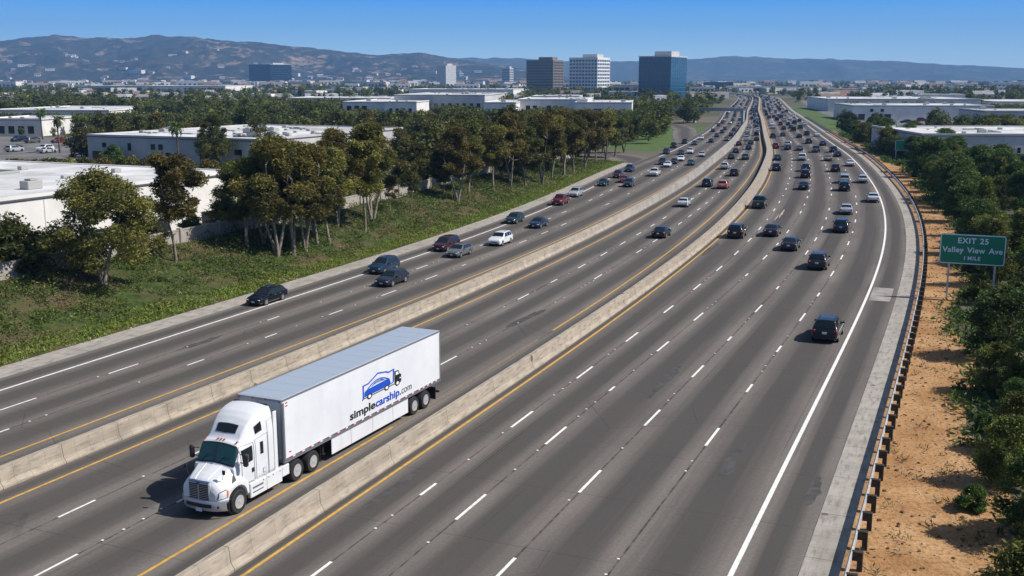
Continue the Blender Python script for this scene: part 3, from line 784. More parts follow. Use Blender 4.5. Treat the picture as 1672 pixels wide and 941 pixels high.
for side in (-1, 1):
    mb = MB(); zpatch(mb, .40, 1.16, 1.06, 1.06, 2.68, 2.70, side, .008); dr = mb.build('door', M['truck_white'], truck, smooth=60)
    mb = MB(); outline(mb, [(.38, 1.05), (1.18, 1.05), (1.18, 2.74), (.42, 2.72)], side); mb.build('door_seam', seam, dr)
    mb = MB(); zpatch(mb, .47, 1.08, 1.92, 1.99, 2.56, 2.64, side, .022); mb.build('door_window', M['glass'], dr, smooth=60)
    mb = MB(); mb.cbox((1.06, side * 1.155, 1.56), (.14, .04, .20), .02); mb.build('door_handle', M['trim'], dr)
    mb = MB(); mb.lathe_y([(.07, 0), (.07, .012)], (.52, side * 1.125, 1.22), 14, 0, side); mb.build('emblem', M['bumper'], dr)
    mb = MB(); zpatch(mb, 1.60, 1.80, 2.08, 2.08, 2.62, 2.62, side, .012); mb.build('sleeper_window', M['glass'], truck, smooth=60)
    mb = MB(); zpatch(mb, 1.38, 1.80, 3.02, 3.10, 3.34, 3.50, side, .012); mb.build('fairing_side_window', M['glass'], truck, smooth=60)
    mb = MB(); zpatch(mb, 1.72, 1.90, 1.20, 1.20, 1.42, 1.42, side, .012); hp = mb.build('hatch', M['bumper'], truck, smooth=60)
    mb = MB(); zpatch(mb, 1.745, 1.875, 1.225, 1.225, 1.395, 1.395, side, .018); mb.build('hatch_door', M['truck_white'], hp, smooth=60)
    mb = MB(); outline(mb, [(1.30, 1.05), (2.08, 1.05), (2.08, 2.92), (1.30, 2.80)], side, r=.007); outline(mb, [(2.12, 1.05), (2.50, 1.05), (2.50, 3.5), (2.12, 3.4)], side, r=.007); mb.build('sleeper_seam', seam, truck)
    # gap extender behind the sleeper
    mb = MB(); mb.cbox((2.66, side * 1.15, 2.35), (.26, .05, 2.7), .02); mb.build('gap_extender', M['truck_white'], truck)
    mb = MB(); mb.box((2.81, side * 1.15, 2.35), (.05, .055, 2.5)); mb.build('extender_seal', M['trim'], truck)
    # mirrors
    mb = MB(); mb.tube([(.34, side * 1.08, 2.10), (.26, side * 1.36, 2.11), (.26, side * 1.37, 2.45), (.34, side * 1.08, 2.46)], .022, 6); mr = mb.build('mirror_arm', M['trim'], truck)
    mb = MB(); mb.cbox((.26, side * 1.42, 2.27), (.17, .21, .56), .05); mm = mb.build('mirror', M['trim'], truck)
    mb = MB(); mb.cbox((.345, side * 1.42, 2.27), (.012, .17, .48), .004); mb.build('mirror_glass', M['chrome'], mm)
# marker lights over the windscreen
for y in (-.82, -.16, 0, .16, .82):
    mb = MB(); p = cab.pt(.52, 6.2 if abs(y) > .5 else 6.9); mb.cbox((.50, y, p[2] + .03 + (.0 if abs(y) < .5 else .0)), (.10, .075, .05), .015); mb.build('marker_light', M['red'], truck)
# roof deflector rear gap
mb = MB(); mb.box((2.54, 0, 3.96), (.06, 1.75, .12)); mb.build('fairing_lip', M['trim'], truck)
# hood and fenders
hood = Shell([(-1.02, .70, .80, 1.10, .50, 1.30), (-.96, .66, .92, 1.14, .56, 1.50), (-.85, .62, 1.02, 1.20, .60, 1.60), (-.6, .60, 1.12, 1.26, .66, 1.72), (-.3, .60, 1.17, 1.34, .74, 1.84), (0, .60, 1.19, 1.42, .84, 1.95), (.06, .60, 1.19, 1.44, .86, 1.97), (.45, .60, 1.18, 1.36, 1.0, 1.50), (.72, .50, 1.16, 1.10, 1.05, 1.16)], crown=.05, tension=.90)
hood.zbf = lambda x, z: (W2 + math.sqrt(max(0, .60**2 - x * x))) if abs(x) < .595 else z
mb = MB(); hood.shell(mb, sorted(set(list(np.linspace(-1.02, .72, 60)) + [-.594, -.57, .57, .594])), nq=5); mb.build('hood', M['truck_white'], truck, smooth=45)
mb = MB()
for side in (-1, 1): mb.lathe_y([(.585, .60), (.585, 1.10)], (0, 0, W2), 28, 0, side)
mb.build('wheel_well', M['trim'], truck)
mb = MB()
for y in (-.30, .30): mb.tube([hood.pt(x, 7) + np.array([0, y * (1 + .35 * (x + 1)), -.012]) for x in np.linspace(-.9, -.02, 10)], .014, 4)
mb.build('hood_crease', M['truck_white'], truck)
# grille
mb = MB(); mb.cbox((-1.02, 0, 1.14), (.10, 1.10, .86), .05); grl = mb.build('grille_surround', M['chrome'], truck)
mb = MB(); mb.box((-1.06, 0, 1.13), (.05, .98, .72)); 
mb.build('grille_mesh', M['trim'], grl)
mb = MB()
for k in range(9): mb.box((-1.09, 0, .83 + k * .075), (.018, .96, .020))
mb.box((-1.095, 0, 1.13), (.022, .05, .72)); mb.build('grille_bars', M['alu'], grl)
mb = MB(); mb.cbox((-1.035, 0, 1.585), (.14, 1.08, .06), .02); mb.build('grille_cap', mat('grille_cap', (.25, .42, .72), .2, .9), grl)
mb = MB(); mb.lathe_y([(.055, -.02), (.055, .02)], (0, 0, 0), 14); eb = mb.build('emblem', M['trim'], grl, loc=(-1.12, 0, 1.56)); eb.rotation_euler.z = R(90)
# bumper, intake, plate, headlights
P = []
for t in np.linspace(-1, 1, 25):
    y = 1.17 * t; x = -1.14 + .40 * abs(t)**3.2
    P.append([(x + .05, y, .82), (x + .0, y, .80), (x - .03, y, .70), (x - .02, y, .46), (x + .03, y, .36), (x + .14, y, .34)])
mb = MB(); mb.grid(P); mb.grid([[(r[0][0] + .2, r[0][1], .82), r[0]] for r in P]); bp_ = mb.build('bumper', M['bumper'], truck, smooth=45)
mb = MB(); mb.grid([[(-1.14 + .40 * abs(t)**3.2 - .040, 1.17 * t, z) for z in (.52, .68)] for t in np.linspace(-.56, .56, 13)]); mb.build('bumper_intake', M['trim'], bp_)
for y in (-.9, .9):
    mb = MB(); mb.lathe_y([(.055, -.01), (.055, .02)], (0, 0, 0), 12); o = mb.build('fog_lamp', M['trim'], bp_, loc=(-1.145 + .40 * .77**3.2 - .02, y, .56)); o.rotation_euler.z = R(90)
mb = MB(); mb.cbox((-1.19, -.05, .42), (.02, .32, .16), .006); mb.build('license_plate', M['plate'], bp_)
for side in (-1, 1):
    mb = MB(); hood.patch(mb, lambda q: (ln(q, 2.6, -.985, 4, -.93), ln(q, 2.6, -.60, 4, -.66)), 3.0, 3.98, side, nx=8, nq=5, d=(-.02, .02, .004)); hl = mb.build('headlight', M['lamp'], truck, smooth=60)
    mb = MB(); hood.patch(mb, lambda q: (ln(q, 2.6, -1.0, 4, -.95), ln(q, 2.6, -.58, 4, -.64)), 2.92, 4.06, side, nx=8, nq=5, d=(-.012, .012, .002)); mb.build('headlight_surround', M['trim'], hl, smooth=60)
    mb = MB(); hood.patch(mb, lambda q: (-.66, -.585), 3.05, 3.9, side, nx=3, nq=4, d=(-.02, .024, .004)); mb.build('turn_signal', M['amber'], hl, smooth=60)
    mb = MB(); mb.tube([(-.62, side * .88, 1.62), (-.66, side * .98, 1.90)], .015, 5); mb.cbox((-.66, side * 1.0, 1.98), (.08, .16, .20), .03); mb.build('hood_mirror', M['trim'], truck)
    mb = MB(); hood.patch(mb, lambda q: (ln(q, 4.15, -.34, 4.6, -.12), ln(q, 4.15, -.06, 4.6, -.04)), 4.15, 4.6, side, nx=4, nq=3, d=(0, .012, .012)); mb.build('hood_vent', M['trim'], truck, smooth=60)
    # chassis fairing with steps under door and sleeper
    mb = MB(); mb.cbox((1.30, side * 1.13, .70), (1.12, .20, .66), .03); mb.cbox((2.42, side * 1.13, .70), (1.10, .20, .66), .03); mb.cbox((3.26, side * 1.12, .78), (.54, .18, .50), .03); sf = mb.build('side_fairing', M['truck_white'], truck)
    mb = MB(); mb.cbox((1.24, side * 1.235, .80), (.72, .03, .10), .01); mb.cbox((1.24, side * 1.235, .60), (.72, .03, .07), .01); mb.build('step', M['alu'], sf)
    mb = MB()
    for x in (1.62, 2.0, 2.3, 2.8): mb.lathe_y([(.028, 0), (.028, .012)], (x, side * 1.232, .92), 8, 0, side)
    mb.build('bolt', M['trim'], sf)
    wheel(truck, 0, side * 1.06, WR, .30, side, .58, True)
    for x in (4.1, 5.36): wheel(truck, x, side * .93, WR, .58, side, .58, True)
    for x in (14.88, 16.14): wheel(truck, x, side * .93, WR, .58, side, .58, True)
# chassis
mb = MB()
for y in (-.42, .42): mb.box((2.7, y, .86), (6.6, .10, .26))
for x in (4.1, 5.36): mb.tube([(x, -1.1, WR), (x, 1.1, WR)], .10, 8)
mb.tube([(0, -1.0, WR), (0, 1.0, WR)], .07, 8)
mb.box((3.2, 0, .95), (.9, 1.7, .06)); mb.cbox((4.7, 0, 1.08), (1.1, 1.0, .12), .03)
mb.build('chassis', M['trim'], truck)
mb = MB(); mb.box((3.55, -.72, .98), (.9, .62, .05)); mb.build('deck_plate', M['alu'], truck)
mb = MB()
for y in (-.15, 0, .15): mb.tube([(2.55, y, 2.0), (2.85, y, 1.5), (3.15, y * 1.5, 1.75)], .018, 5)
mb.build('air_hose', M['trim'], truck)
for y in (-.85, .85):
    mb = MB(); mb.box((6.05, y, .62), (.03, .58, .75)); mb.build('mudflap', M['trim'], truck)
# trailer
TX0, TX1, TW, TZ0, TZ1 = 3.16, 17.86, 1.22, 1.13, 4.06
mb = MB(); mb.cbox(((TX0 + TX1) / 2, 0, (TZ0 + TZ1) / 2), (TX1 - TX0, 2 * TW, TZ1 - TZ0), .035); tb = mb.build('trailer_body', M['trailer_white'], truck)
mb = MB(); mb.box(((TX0 + TX1) / 2, 0, TZ1 + .008), (TX1 - TX0 - .10, 2 * TW - .10, .012))
for k in range(1, 13): mb.box((TX0 + k * (TX1 - TX0) / 13, 0, TZ1 + .016), (.03, 2 * TW - .14, .006))
mb.build('trailer_roof', M['trailer_roof'], truck)
mb = MB()
for side in (-1, 1):
    mb.box(((TX0 + TX1) / 2, side * (TW + .012), TZ0 + .10), (TX1 - TX0 - .02, .03, .20)); mb.box(((TX0 + TX1) / 2, side * (TW + .006), TZ1 - .035), (TX1 - TX0 - .02, .025, .09))
    for x in (TX0 + .06, TX1 - .05): mb.box((x, side * (TW + .008), (TZ0 + TZ1) / 2), (.11, .026, TZ1 - TZ0 - .3))
mb.box((TX0 - .012, 0, TZ1 - .06), (.03, 2 * TW - .06, .10)); mb.box((TX0 - .012, 0, TZ0 + .08), (.03, 2 * TW - .06, .14))
for y in (-TW + .06, 0.12, TW - .06): mb.box((TX0 - .014, y, (TZ0 + TZ1) / 2), (.026, .08 if abs(y) > .5 else .03, TZ1 - TZ0 - .3))
mb.build('trailer_rail', M['alu'], truck)
for side in (-1, 1):
    mr_ = MB(); ww = MB(); k = 0; x = TX0 + .5
    while x < TX1 - .3:
        mr_.box((x, side * (TW + .030), TZ0 + .155), (.20, .006, .055)); ww.box((x + .20, side * (TW + .030), TZ0 + .155), (.18, .006, .055)); x += .72 if x < TX1 - 3 else .48
    rs = mr_.build('reflective_strip', M['red'], truck); ww.build('strip_white', M['logo_white'], rs)
    mb = MB()
    for x, z in ((TX0 + .30, TZ1 - .20), (TX0 + .30, TZ1 - .34), (TX0 + .45, TZ0 + .42)): mb.box((x, side * (TW + .006), z), (.16, .012, .05))
    mb.build('marker_strip', M['red'], truck)
    # aerodynamic side skirt
    mb = MB(); mb.cbox((10.55, side * (TW - .03), .72), (7.3, .03, .80), .012); sk = mb.build('side_skirt', M['trailer_white'], truck)
    mb = MB()
    for x in (8.6, 10.6, 12.6): mb.box((x, side * (TW - .012), .72), (.015, .006, .78))
    mb.build('skirt_joint', seam, sk)
for y in (-1.1, -.35, .35, 1.1):
    mb = MB(); mb.cbox((TX0 - .015, y * .99, TZ1 - .10 if abs(y) > 1 else TZ1 - .07), (.05, .10, .06), .015); mb.build('marker_light', M['red'], truck)
mb = MB()
for y in (-.55, .55): mb.box((10.5, y, 1.02), (14.0, .12, .22))
for x in np.arange(4.0, 17.6, .9): mb.box((x, 0, 1.10), (.07, 2.2, .06))
for x in (14.88, 16.14): mb.tube([(x, -1.1, WR), (x, 1.1, WR)], .09, 8)
mb.box((15.5, 0, .78), (2.6, 1.2, .16))
for y in (-.75, .75): mb.box((6.75, y, .78), (.14, .14, .80)); mb.box((6.75, y, .36), (.28, .28, .05))
mb.box((17.75, -.62, .78), (.06, .08, .60)); mb.box((17.75, .62, .78), (.06, .08, .60)); mb.box((17.80, 0, .52), (.10, 2.3, .10))
mb.build('trailer_frame', M['trim'], truck)
for y in (-.9, .9):
    mb = MB(); mb.box((17.3, y, .55), (.03, .6, .70)); mb.build('mudflap', M['trim'], truck)
    mb = MB(); mb.cbox((TX1 + .02, y * 1.18, TZ0 + .12), (.05, .22, .14), .02); mb.build('tail_light', M['red'], truck)
mb = MB()
for y in (-.59, .59): mb.box((TX1 + .012, y, (TZ0 + TZ1) / 2), (.03, 1.12, TZ1 - TZ0 - .2))
rd = mb.build('rear_door', M['trailer_white'], truck)
mb = MB()
for y in (-.85, -.35, .35, .85): mb.tube([(TX1 + .04, y, TZ0 + .15), (TX1 + .04, y, TZ1 - .15)], .02, 6)
mb.build('lock_rod', M['steel'], rd)

# lettering and emblem on the trailer side: solve where pixels land on the side plane
def side_xz(u, v, y=-(TW + .003)):
    x, z = 8.0, 2.0
    def pr(x, z):
        w = T0 + TD * x + TL * y; return np.array(proj(w[0], w[1], z + .031))
    for _ in range(20):
        p = pr(x, z); J = np.stack([(pr(x + .01, z) - p) / .01, (pr(x, z + .01) - p) / .01], 1)
        dx = np.linalg.solve(J, np.array([u, v]) - p); x += dx[0]; z += dx[1]
    return x, z
tl, tr_ = side_xz(571.5, 684.5), side_xz(672.0, 637.0)
BX0, BX1, BZ = tl[0], tr_[0], (tl[1] + tr_[1]) / 2
KU = (BX1 - BX0) / 735.0
KV = (side_xz(620, 640)[1] - side_xz(620, 660)[1]) / 20 / 7.238
LY = -(TW + .004)
words = [('simple', M['logo_black'], .018, 0, 284), ('carship', M['logo_blue'], .018, 290, 578), ('.', M['logo_blue'], .018, 583, 600), ('com', M['logo_grey'], .0, 606, 735)]
base_scale = None
let = []
for body, mt, bold, u0, u1 in words:
    me = text_mesh(body, 1.0, mt, bold * 1.3, 'LEFT', .006)
    co = np.zeros(len(me.vertices) * 3); me.vertices.foreach_get('co', co); co = co.reshape(-1, 3)
    x0, x1 = co[:, 0].min(), co[:, 0].max(); kx = (u1 - u0) * KU / (x1 - x0)
    co[:, 0] = (co[:, 0] - x0) * kx; co[:, 1] *= 92 * KV / .72
    me.vertices.foreach_set('co', co.ravel()); me.update()
    o = obj_from('lettering', me, tb, (BX0 + u0 * KU, LY - .006, BZ)); o.rotation_euler = (R(90), 0, 0); let.append(o)
LG = lambda u, v, w=0: (BX0 + u * KU, LY - w, BZ + v * KV)
def stroke(pts, wd, closed=False):
    "flat ribbon outline in emblem units"
    P = np.array(pts, float); n = len(P); L = []; Rr = []
    for i in range(n):
        a = P[(i - 1) % n] if (i or closed) else P[i]; b = P[(i + 1) % n] if (i < n - 1 or closed) else P[i]
        d1 = P[i] - a; d2 = b - P[i]
        d1 = d1 / (np.linalg.norm(d1) or 1); d2 = d2 / (np.linalg.norm(d2) or 1); t = d1 + d2; t /= np.linalg.norm(t) or 1
        nn = np.array([-t[1], t[0]]); c = max(.5, abs(float(nn @ np.array([-d2[1], d2[0]])) if np.linalg.norm(d2) else 1)); L.append(P[i] + nn * wd / 2 / c); Rr.append(P[i] - nn * wd / 2 / c)
    return L, Rr
def add_stroke(mb, pts, wd, w, closed=False, m=0):
    L, Rr = stroke(pts, wd, closed); n = len(L); vs = [LG(*p, w) for p in L] + [LG(*p, w) for p in Rr]
    k = n if closed else n - 1
    mb.add(vs, [(i, (i + 1) % n, n + (i + 1) % n, n + i) for i in range(k)], m)
def add_poly(mb, pts, w, m=0): mb.add([LG(*p, w) for p in pts], [tuple(range(len(pts)))], m)
def circ(u, v, r, n=18): return [(u + r * math.cos(6.2832 * k / n), v + r * 1.15 * math.sin(6.2832 * k / n)) for k in range(n)]
lg = MB()
add_stroke(lg, [(152, 168), (153, 316), (212, 318), (322, 388), (372, 372), (412, 362), (452, 338), (512, 346), (506, 200), (482, 186)], 16, .004, m=0)
add_stroke(lg, [(140, 150), (148, 166), (515, 166), (540, 158), (600, 158)], 11, .004, m=1)
add_poly(lg, [(163, 180), (166, 236), (184, 252), (240, 258), (330, 262), (420, 266), (452, 272), (462, 252), (476, 192), (470, 180)], .005, 0)
add_stroke(lg, [(200, 256), (245, 292), (300, 316), (350, 318), (395, 300), (440, 268)], 13, .006, m=0)
for k in range(4): add_stroke(lg, [(238 + 14 * k, 268 + 9 * k), (300 + 6 * k, 283 + 7 * k), (360 - 3 * k, 282 + 7 * k), (410 - 10 * k, 270 + 8 * k)], 4, .006, m=0)
add_poly(lg, [(520, 172), (522, 316), (572, 312), (584, 262), (604, 250), (606, 166)], .005, 1)
add_poly(lg, [(536, 262), (538, 300), (566, 298), (574, 264)], .008, 2); add_poly(lg, [(585, 200), (585, 218), (598, 216), (598, 200)], .008, 2)
for u, v in ((222, 166), (424, 166), (556, 160)): add_poly(lg, circ(u, v, 29), .009, 1); add_poly(lg, circ(u, v, 16), .012, 2)
lg.build('emblem', [M['logo_blue'], M['logo_black'], M['logo_white']], tb)
# ------------------------------------------------------------------ cars
WHL = .345
CT = {}
CT['suv'] = dict(L=4.7, W=.95, H=1.71, wb=(.92, 3.72), st=[(0, .36, .70, .60, .62, .66), (.05, .30, .84, .70, .76, .80), (.2, .25, .91, .82, .80, .93), (.5, .25, .94, .92, .82, 1.02), (1.1, .25, .95, .98, .84, 1.10), (1.3, .25, .95, 1.0, .82, 1.15), (2.05, .25, .95, 1.03, .68, 1.63), (2.4, .25, .95, 1.04, .68, 1.70), (3.4, .25, .95, 1.06, .68, 1.71), (4.1, .26, .95, 1.07, .66, 1.67), (4.24, .27, .94, 1.07, .66, 1.60), (4.52, .30, .92, 1.06, .76, 1.12), (4.62, .33, .90, .98, .78, 1.02), (4.70, .42, .84, .80, .74, .86)],
    ws=(1.34, 2.02), rw=(4.27, 4.50), sw=[(1.62, 2.12, 2.62, 2.62), (2.70, 2.70, 3.50, 3.45), (3.58, 3.53, 4.18, 4.02)], tl=(4.60, .80, .94, .30), hl=(.16, .72, .70))
CT['wagon'] = dict(L=4.75, W=.92, H=1.53, wb=(.92, 3.72), st=[(0, .33, .70, .55, .6, .60), (.06, .28, .84, .62, .74, .72), (.25, .24, .89, .74, .78, .84), (1.1, .22, .92, .88, .80, .97), (1.3, .22, .92, .90, .78, 1.02), (2.05, .22, .92, .94, .64, 1.45), (2.4, .22, .92, .95, .64, 1.52), (3.3, .22, .92, .96, .64, 1.52), (4.15, .24, .92, .97, .62, 1.46), (4.55, .28, .89, .98, .72, 1.04), (4.68, .32, .86, .90, .72, .94), (4.75, .40, .80, .74, .68, .78)],
    ws=(1.34, 2.02), rw=(4.20, 4.52), sw=[(1.62, 2.12, 2.60, 2.60), (2.68, 2.68, 3.44, 3.40), (3.52, 3.48, 4.22, 4.0)], tl=(4.62, .78, .88, .26), hl=(.16, .70, .62))
CT['sedan'] = dict(L=4.75, W=.91, H=1.44, wb=(.90, 3.70), st=[(0, .33, .70, .55, .6, .60), (.06, .28, .84, .62, .74, .70), (.25, .24, .89, .72, .78, .82), (1.1, .22, .91, .86, .80, .95), (1.3, .22, .91, .88, .78, 1.0), (2.05, .22, .91, .92, .62, 1.37), (2.4, .22, .91, .93, .61, 1.44), (3.1, .22, .91, .94, .61, 1.43), (3.35, .22, .91, .94, .61, 1.38), (4.0, .24, .90, .94, .74, 1.05), (4.5, .26, .88, .93, .76, 1.01), (4.66, .30, .85, .86, .72, .95), (4.75, .40, .80, .72, .66, .76)],
    ws=(1.34, 2.02), rw=(3.40, 3.95), sw=[(1.62, 2.12, 2.58, 2.58), (2.66, 2.66, 3.52, 3.25)], tl=(4.66, .74, .82, .30), hl=(.16, .70, .62))
CT['van'] = dict(L=4.95, W=.97, H=1.75, wb=(.95, 3.95), st=[(0, .34, .72, .58, .62, .64), (.06, .28, .86, .68, .76, .80), (.25, .24, .92, .80, .80, .92), (.9, .22, .96, .94, .84, 1.06), (1.05, .22, .97, .97, .82, 1.12), (1.95, .22, .97, 1.02, .72, 1.66), (2.3, .22, .97, 1.03, .72, 1.74), (3.6, .22, .97, 1.04, .72, 1.75), (4.5, .24, .97, 1.05, .71, 1.70), (4.7, .28, .96, 1.06, .73, 1.50), (4.86, .32, .94, 1.04, .80, 1.10), (4.95, .40, .88, .84, .78, .90)],
    ws=(1.09, 1.92), rw=(4.60, 4.84), sw=[(1.45, 2.02, 2.45, 2.45), (2.53, 2.53, 3.45, 3.45), (3.53, 3.53, 4.55, 4.40)], tl=(4.82, .84, 1.0, .34), hl=(.16, .74, .70))
CT['pickup'] = dict(L=5.5, W=.97, H=1.82, wb=(.98, 4.4), st=[(0, .42, .78, .70, .70, .80), (.05, .36, .90, .84, .80, .98), (.2, .32, .95, .96, .84, 1.08), (1.3, .32, .97, 1.06, .86, 1.17), (1.48, .32, .97, 1.08, .84, 1.22), (2.1, .32, .97, 1.12, .70, 1.74), (2.4, .32, .97, 1.13, .70, 1.82), (3.2, .32, .97, 1.14, .70, 1.81), (3.55, .32, .97, 1.14, .70, 1.74), (3.68, .32, .97, 1.08, .90, 1.16), (5.42, .34, .96, 1.06, .90, 1.14), (5.5, .42, .93, .98, .88, 1.06)],
    ws=(1.52, 2.06), rw=(3.57, 3.66), sw=[(1.78, 2.18, 2.64, 2.64), (2.72, 2.72, 3.46, 3.44)], tl=(5.46, .88, .92, .14), hl=(.12, .78, .86))

def side_glass(S, mb, sw, side, m=0, d=.012):
    xa0, xa1, xb0, xb1 = sw          # front x at belt / at top, rear x at belt / at top
    S.patch(mb, lambda q: (ln(q, 4.05, xa0, 5.1, xa1), ln(q, 4.05, xb0, 5.1, xb1)), 4.12, 5.05, side, m=m, nx=3, nq=3, d=(0, d, .004))
def car_shell(t, mb, m=0, nx=44, nq=3):
    c = CT[t]; S = Shell(c['st'], crown=.02, tension=.88)
    xs = sorted(set(list(np.linspace(0, c['L'], nx)) + [q[0] for q in c['st']])); S.shell(mb, xs, m, nq); return S
def arches(mb, c, m):
    for x in c['wb']:
        for sd in (-1, 1): mb.lathe_y([(WHL + .055, 0), (WHL + .055, .012)], (x, sd * (c['W'] - .004), WHL + .01), 18, m, sd)
def make_car(t):
    c = CT[t]; L = c['L']; W = c['W']
    root = empty(dict(suv='suv', wagon='station_wagon', sedan='sedan', van='minivan', pickup='pickup_truck')[t])
    mb = MB(); S = car_shell(t, mb); arches(mb, c, 1)
    mb.cbox((.06, 0, .34), (.16, 1.45, .20), .04, 1); mb.cbox((L - .05, 0, .42), (.14, 1.5, .20), .04, 1)
    mb.cbox((.015, 0, .58), (.06, .95, .13), .03, 1)
    if t == 'pickup': mb.box((4.55, 0, 1.172), (1.62, 1.56, .02), 1)
    if t in ('suv', 'wagon'):
        for sd in (-1, 1): mb.tube([(2.3, sd * .60, c['H'] + .0), (2.45, sd * .60, c['H'] + .05), (3.8, sd * .60, c['H'] + .05), (3.95, sd * .60, c['H'] + .0)], .018, 5, 1)
    body = mb.build('body', [M['paint'], M['trim']], root, smooth=40)
    P = []
    mb = MB(); S.patch(mb, lambda q: c['ws'], 5.45, 6.98, 1, nx=4, nq=5, d=(-.012, -.02, .014), both=True); P.append(mb.build('windscreen', M['glass'], root, smooth=60))
    mb = MB(); S.patch(mb, lambda q: c['rw'], 5.45, 6.98, 1, nx=3, nq=5, d=(.014, -.02, .012), both=True); mb.build('rear_window', M['glass'], root, smooth=60)
    for sd in (-1, 1):
        for sw in c['sw']:
            mb = MB(); side_glass(S, mb, sw, sd); mb.build('side_window', M['glass'], root, smooth=60)
        for x in c['wb']: wheel(root, x, sd * (W - .085), WHL, .21, sd, .66)
        x, y, z, h = c['tl']
        mb = MB(); mb.cbox((x + .025, sd * y, z), (.12, .26 if t not in ('van', 'pickup') else .14, h * .5 if t in ('suv', 'sedan', 'wagon') else h), .03); mb.build('tail_light', M['red'], root)
        x, y, z = c['hl']
        mb = MB(); mb.cbox((x - .02, sd * y * .93, z), (.26, .26, .13), .04); mb.build('headlight', M['lamp'], root)
        mb = MB(); xm = c['ws'][0] + .36; p = S.pt(xm, 4.1); mb.cbox((xm, sd * (p[1] + .10), p[2] + .04), (.12, .22, .14), .035); mb.build('wing_mirror', M['paint'], root)
        mb = MB(); mb.cbox((c['sw'][0][2] - .14, sd * (W + .004), S.par(2.2)[2] - .10), (.16, .02, .03), .008); mb.cbox((c['sw'][1][2] - .14, sd * (W + .004), S.par(3)[2] - .10), (.16, .02, .03), .008); mb.build('door_handle', M['chrome'], root)
    mb = MB(); mb.cbox((L + .015, 0, .80 if t not in ('sedan', 'wagon') else .72), (.02, .34, .16), .006); mb.build('license_plate', M['plate'], root)
    mb = MB(); mb.cbox((-.03, 0, .45), (.02, .34, .14), .006); mb.build('license_plate', M['plate'], root)
    return root
def far_car(t):
    "one-piece car for the distance"
    c = CT[t]; L = c['L']; mb = MB(); S = car_shell(t, mb, 0, 14, 2); arches(mb, c, 1)
    S.patch(mb, lambda q: c['ws'], 5.45, 6.98, 1, 2, 2, 3, (-.02, -.02, .02), True); S.patch(mb, lambda q: c['rw'], 5.45, 6.98, 1, 2, 2, 3, (.02, -.02, .02), True)
    for sd in (-1, 1):
        for sw in c['sw']: side_glass(S, mb, sw, sd, 2, .02)
        for x in c['wb']: wheel_geo(mb, WHL, .21, 1, (x, sd * (c['W'] - .085), WHL), 12)
        x, y, z, h = c['tl']; mb.box((x + .05, sd * y, z), (.14, .28, h * .6), 3); x, y, z = c['hl']; mb.box((x - .04, sd * y * .93, z), (.26, .28, .15), 4)
    return mb.mesh('distant_car', [M['paint'], M['trim'], M['glass'], M['red'], M['lamp']], 40)
COLS = {'black': (.006, .009, .013), 'charcoal': (.020, .023, .029), 'grey': (.12, .125, .135), 'silver': (.42, .44, .47), 'white': (.76, .77, .79), 'navy': (.010, .017, .040), 'dark blue': (.012, .030, .062), 'dark red': (.16, .012, .014), 'red': (.25, .022, .02), 'maroon': (.045, .010, .014), 'dark green': (.012, .035, .030), 'tan': (.33, .27, .20), 'salmon': (.52, .17, .12), 'teal': (.014, .045, .055)}
TN = dict(suv='suv', wagon='station wagon', sedan='sedan', van='minivan', pickup='pickup truck')
PRO = {}; FARM = {}
LANES = {'R': [(oRyel, oA), (oA, oB), (oB, oC), (oC, oD), (oD, oZ)], 'M': [(oMr, oM1), (oM1, oM2), (oM2, oMl)], 'L': [(oLy, oL1), (oL1, oL2), (oL2, oLw), (oLw, oLi)]}
LNAME = {'R': ['lane against the yellow line', 'second lane from the yellow line', 'middle lane', 'second lane from the white edge line', 'lane along the white edge line'], 'M': ['lane nearest the guardrail side', 'centre lane', 'lane nearest the tree side'], 'L': ['yellow line lane', 'middle lane', 'lane below the trees', 'shoulder below the trees']}
CNAME = {'R': 'guardrail carriageway', 'M': "truck's carriageway", 'L': 'tree-side carriageway'}
ORD = 'nearest second third fourth fifth sixth seventh eighth ninth tenth eleventh twelfth thirteenth fourteenth fifteenth sixteenth seventeenth eighteenth nineteenth twentieth'.split()
def ordw(i):
    if i < 20: return ORD[i]
    tens = ['twenty', 'thirty', 'forty', 'fifty', 'sixty'][(i + 1) // 10 - 2]; r = (i + 1) % 10
    return (tens + '-' + ['', 'first', 'second', 'third', 'fourth', 'fifth', 'sixth', 'seventh', 'eighth', 'ninth'][r]) if r else {'twenty': 'twentieth', 'thirty': 'thirtieth', 'forty': 'fortieth', 'fifty': 'fiftieth', 'sixty': 'sixtieth'}[tens]
CARS = []      # (carriageway, lane, s, o, type, colour, towards camera?, detailed?)
def lane_of(cw, s, o):
    best = min(range(len(LANES[cw])), key=lambda k: abs((LANES[cw][k][0](s) + LANES[cw][k][1](s)) / 2 - o)); return best
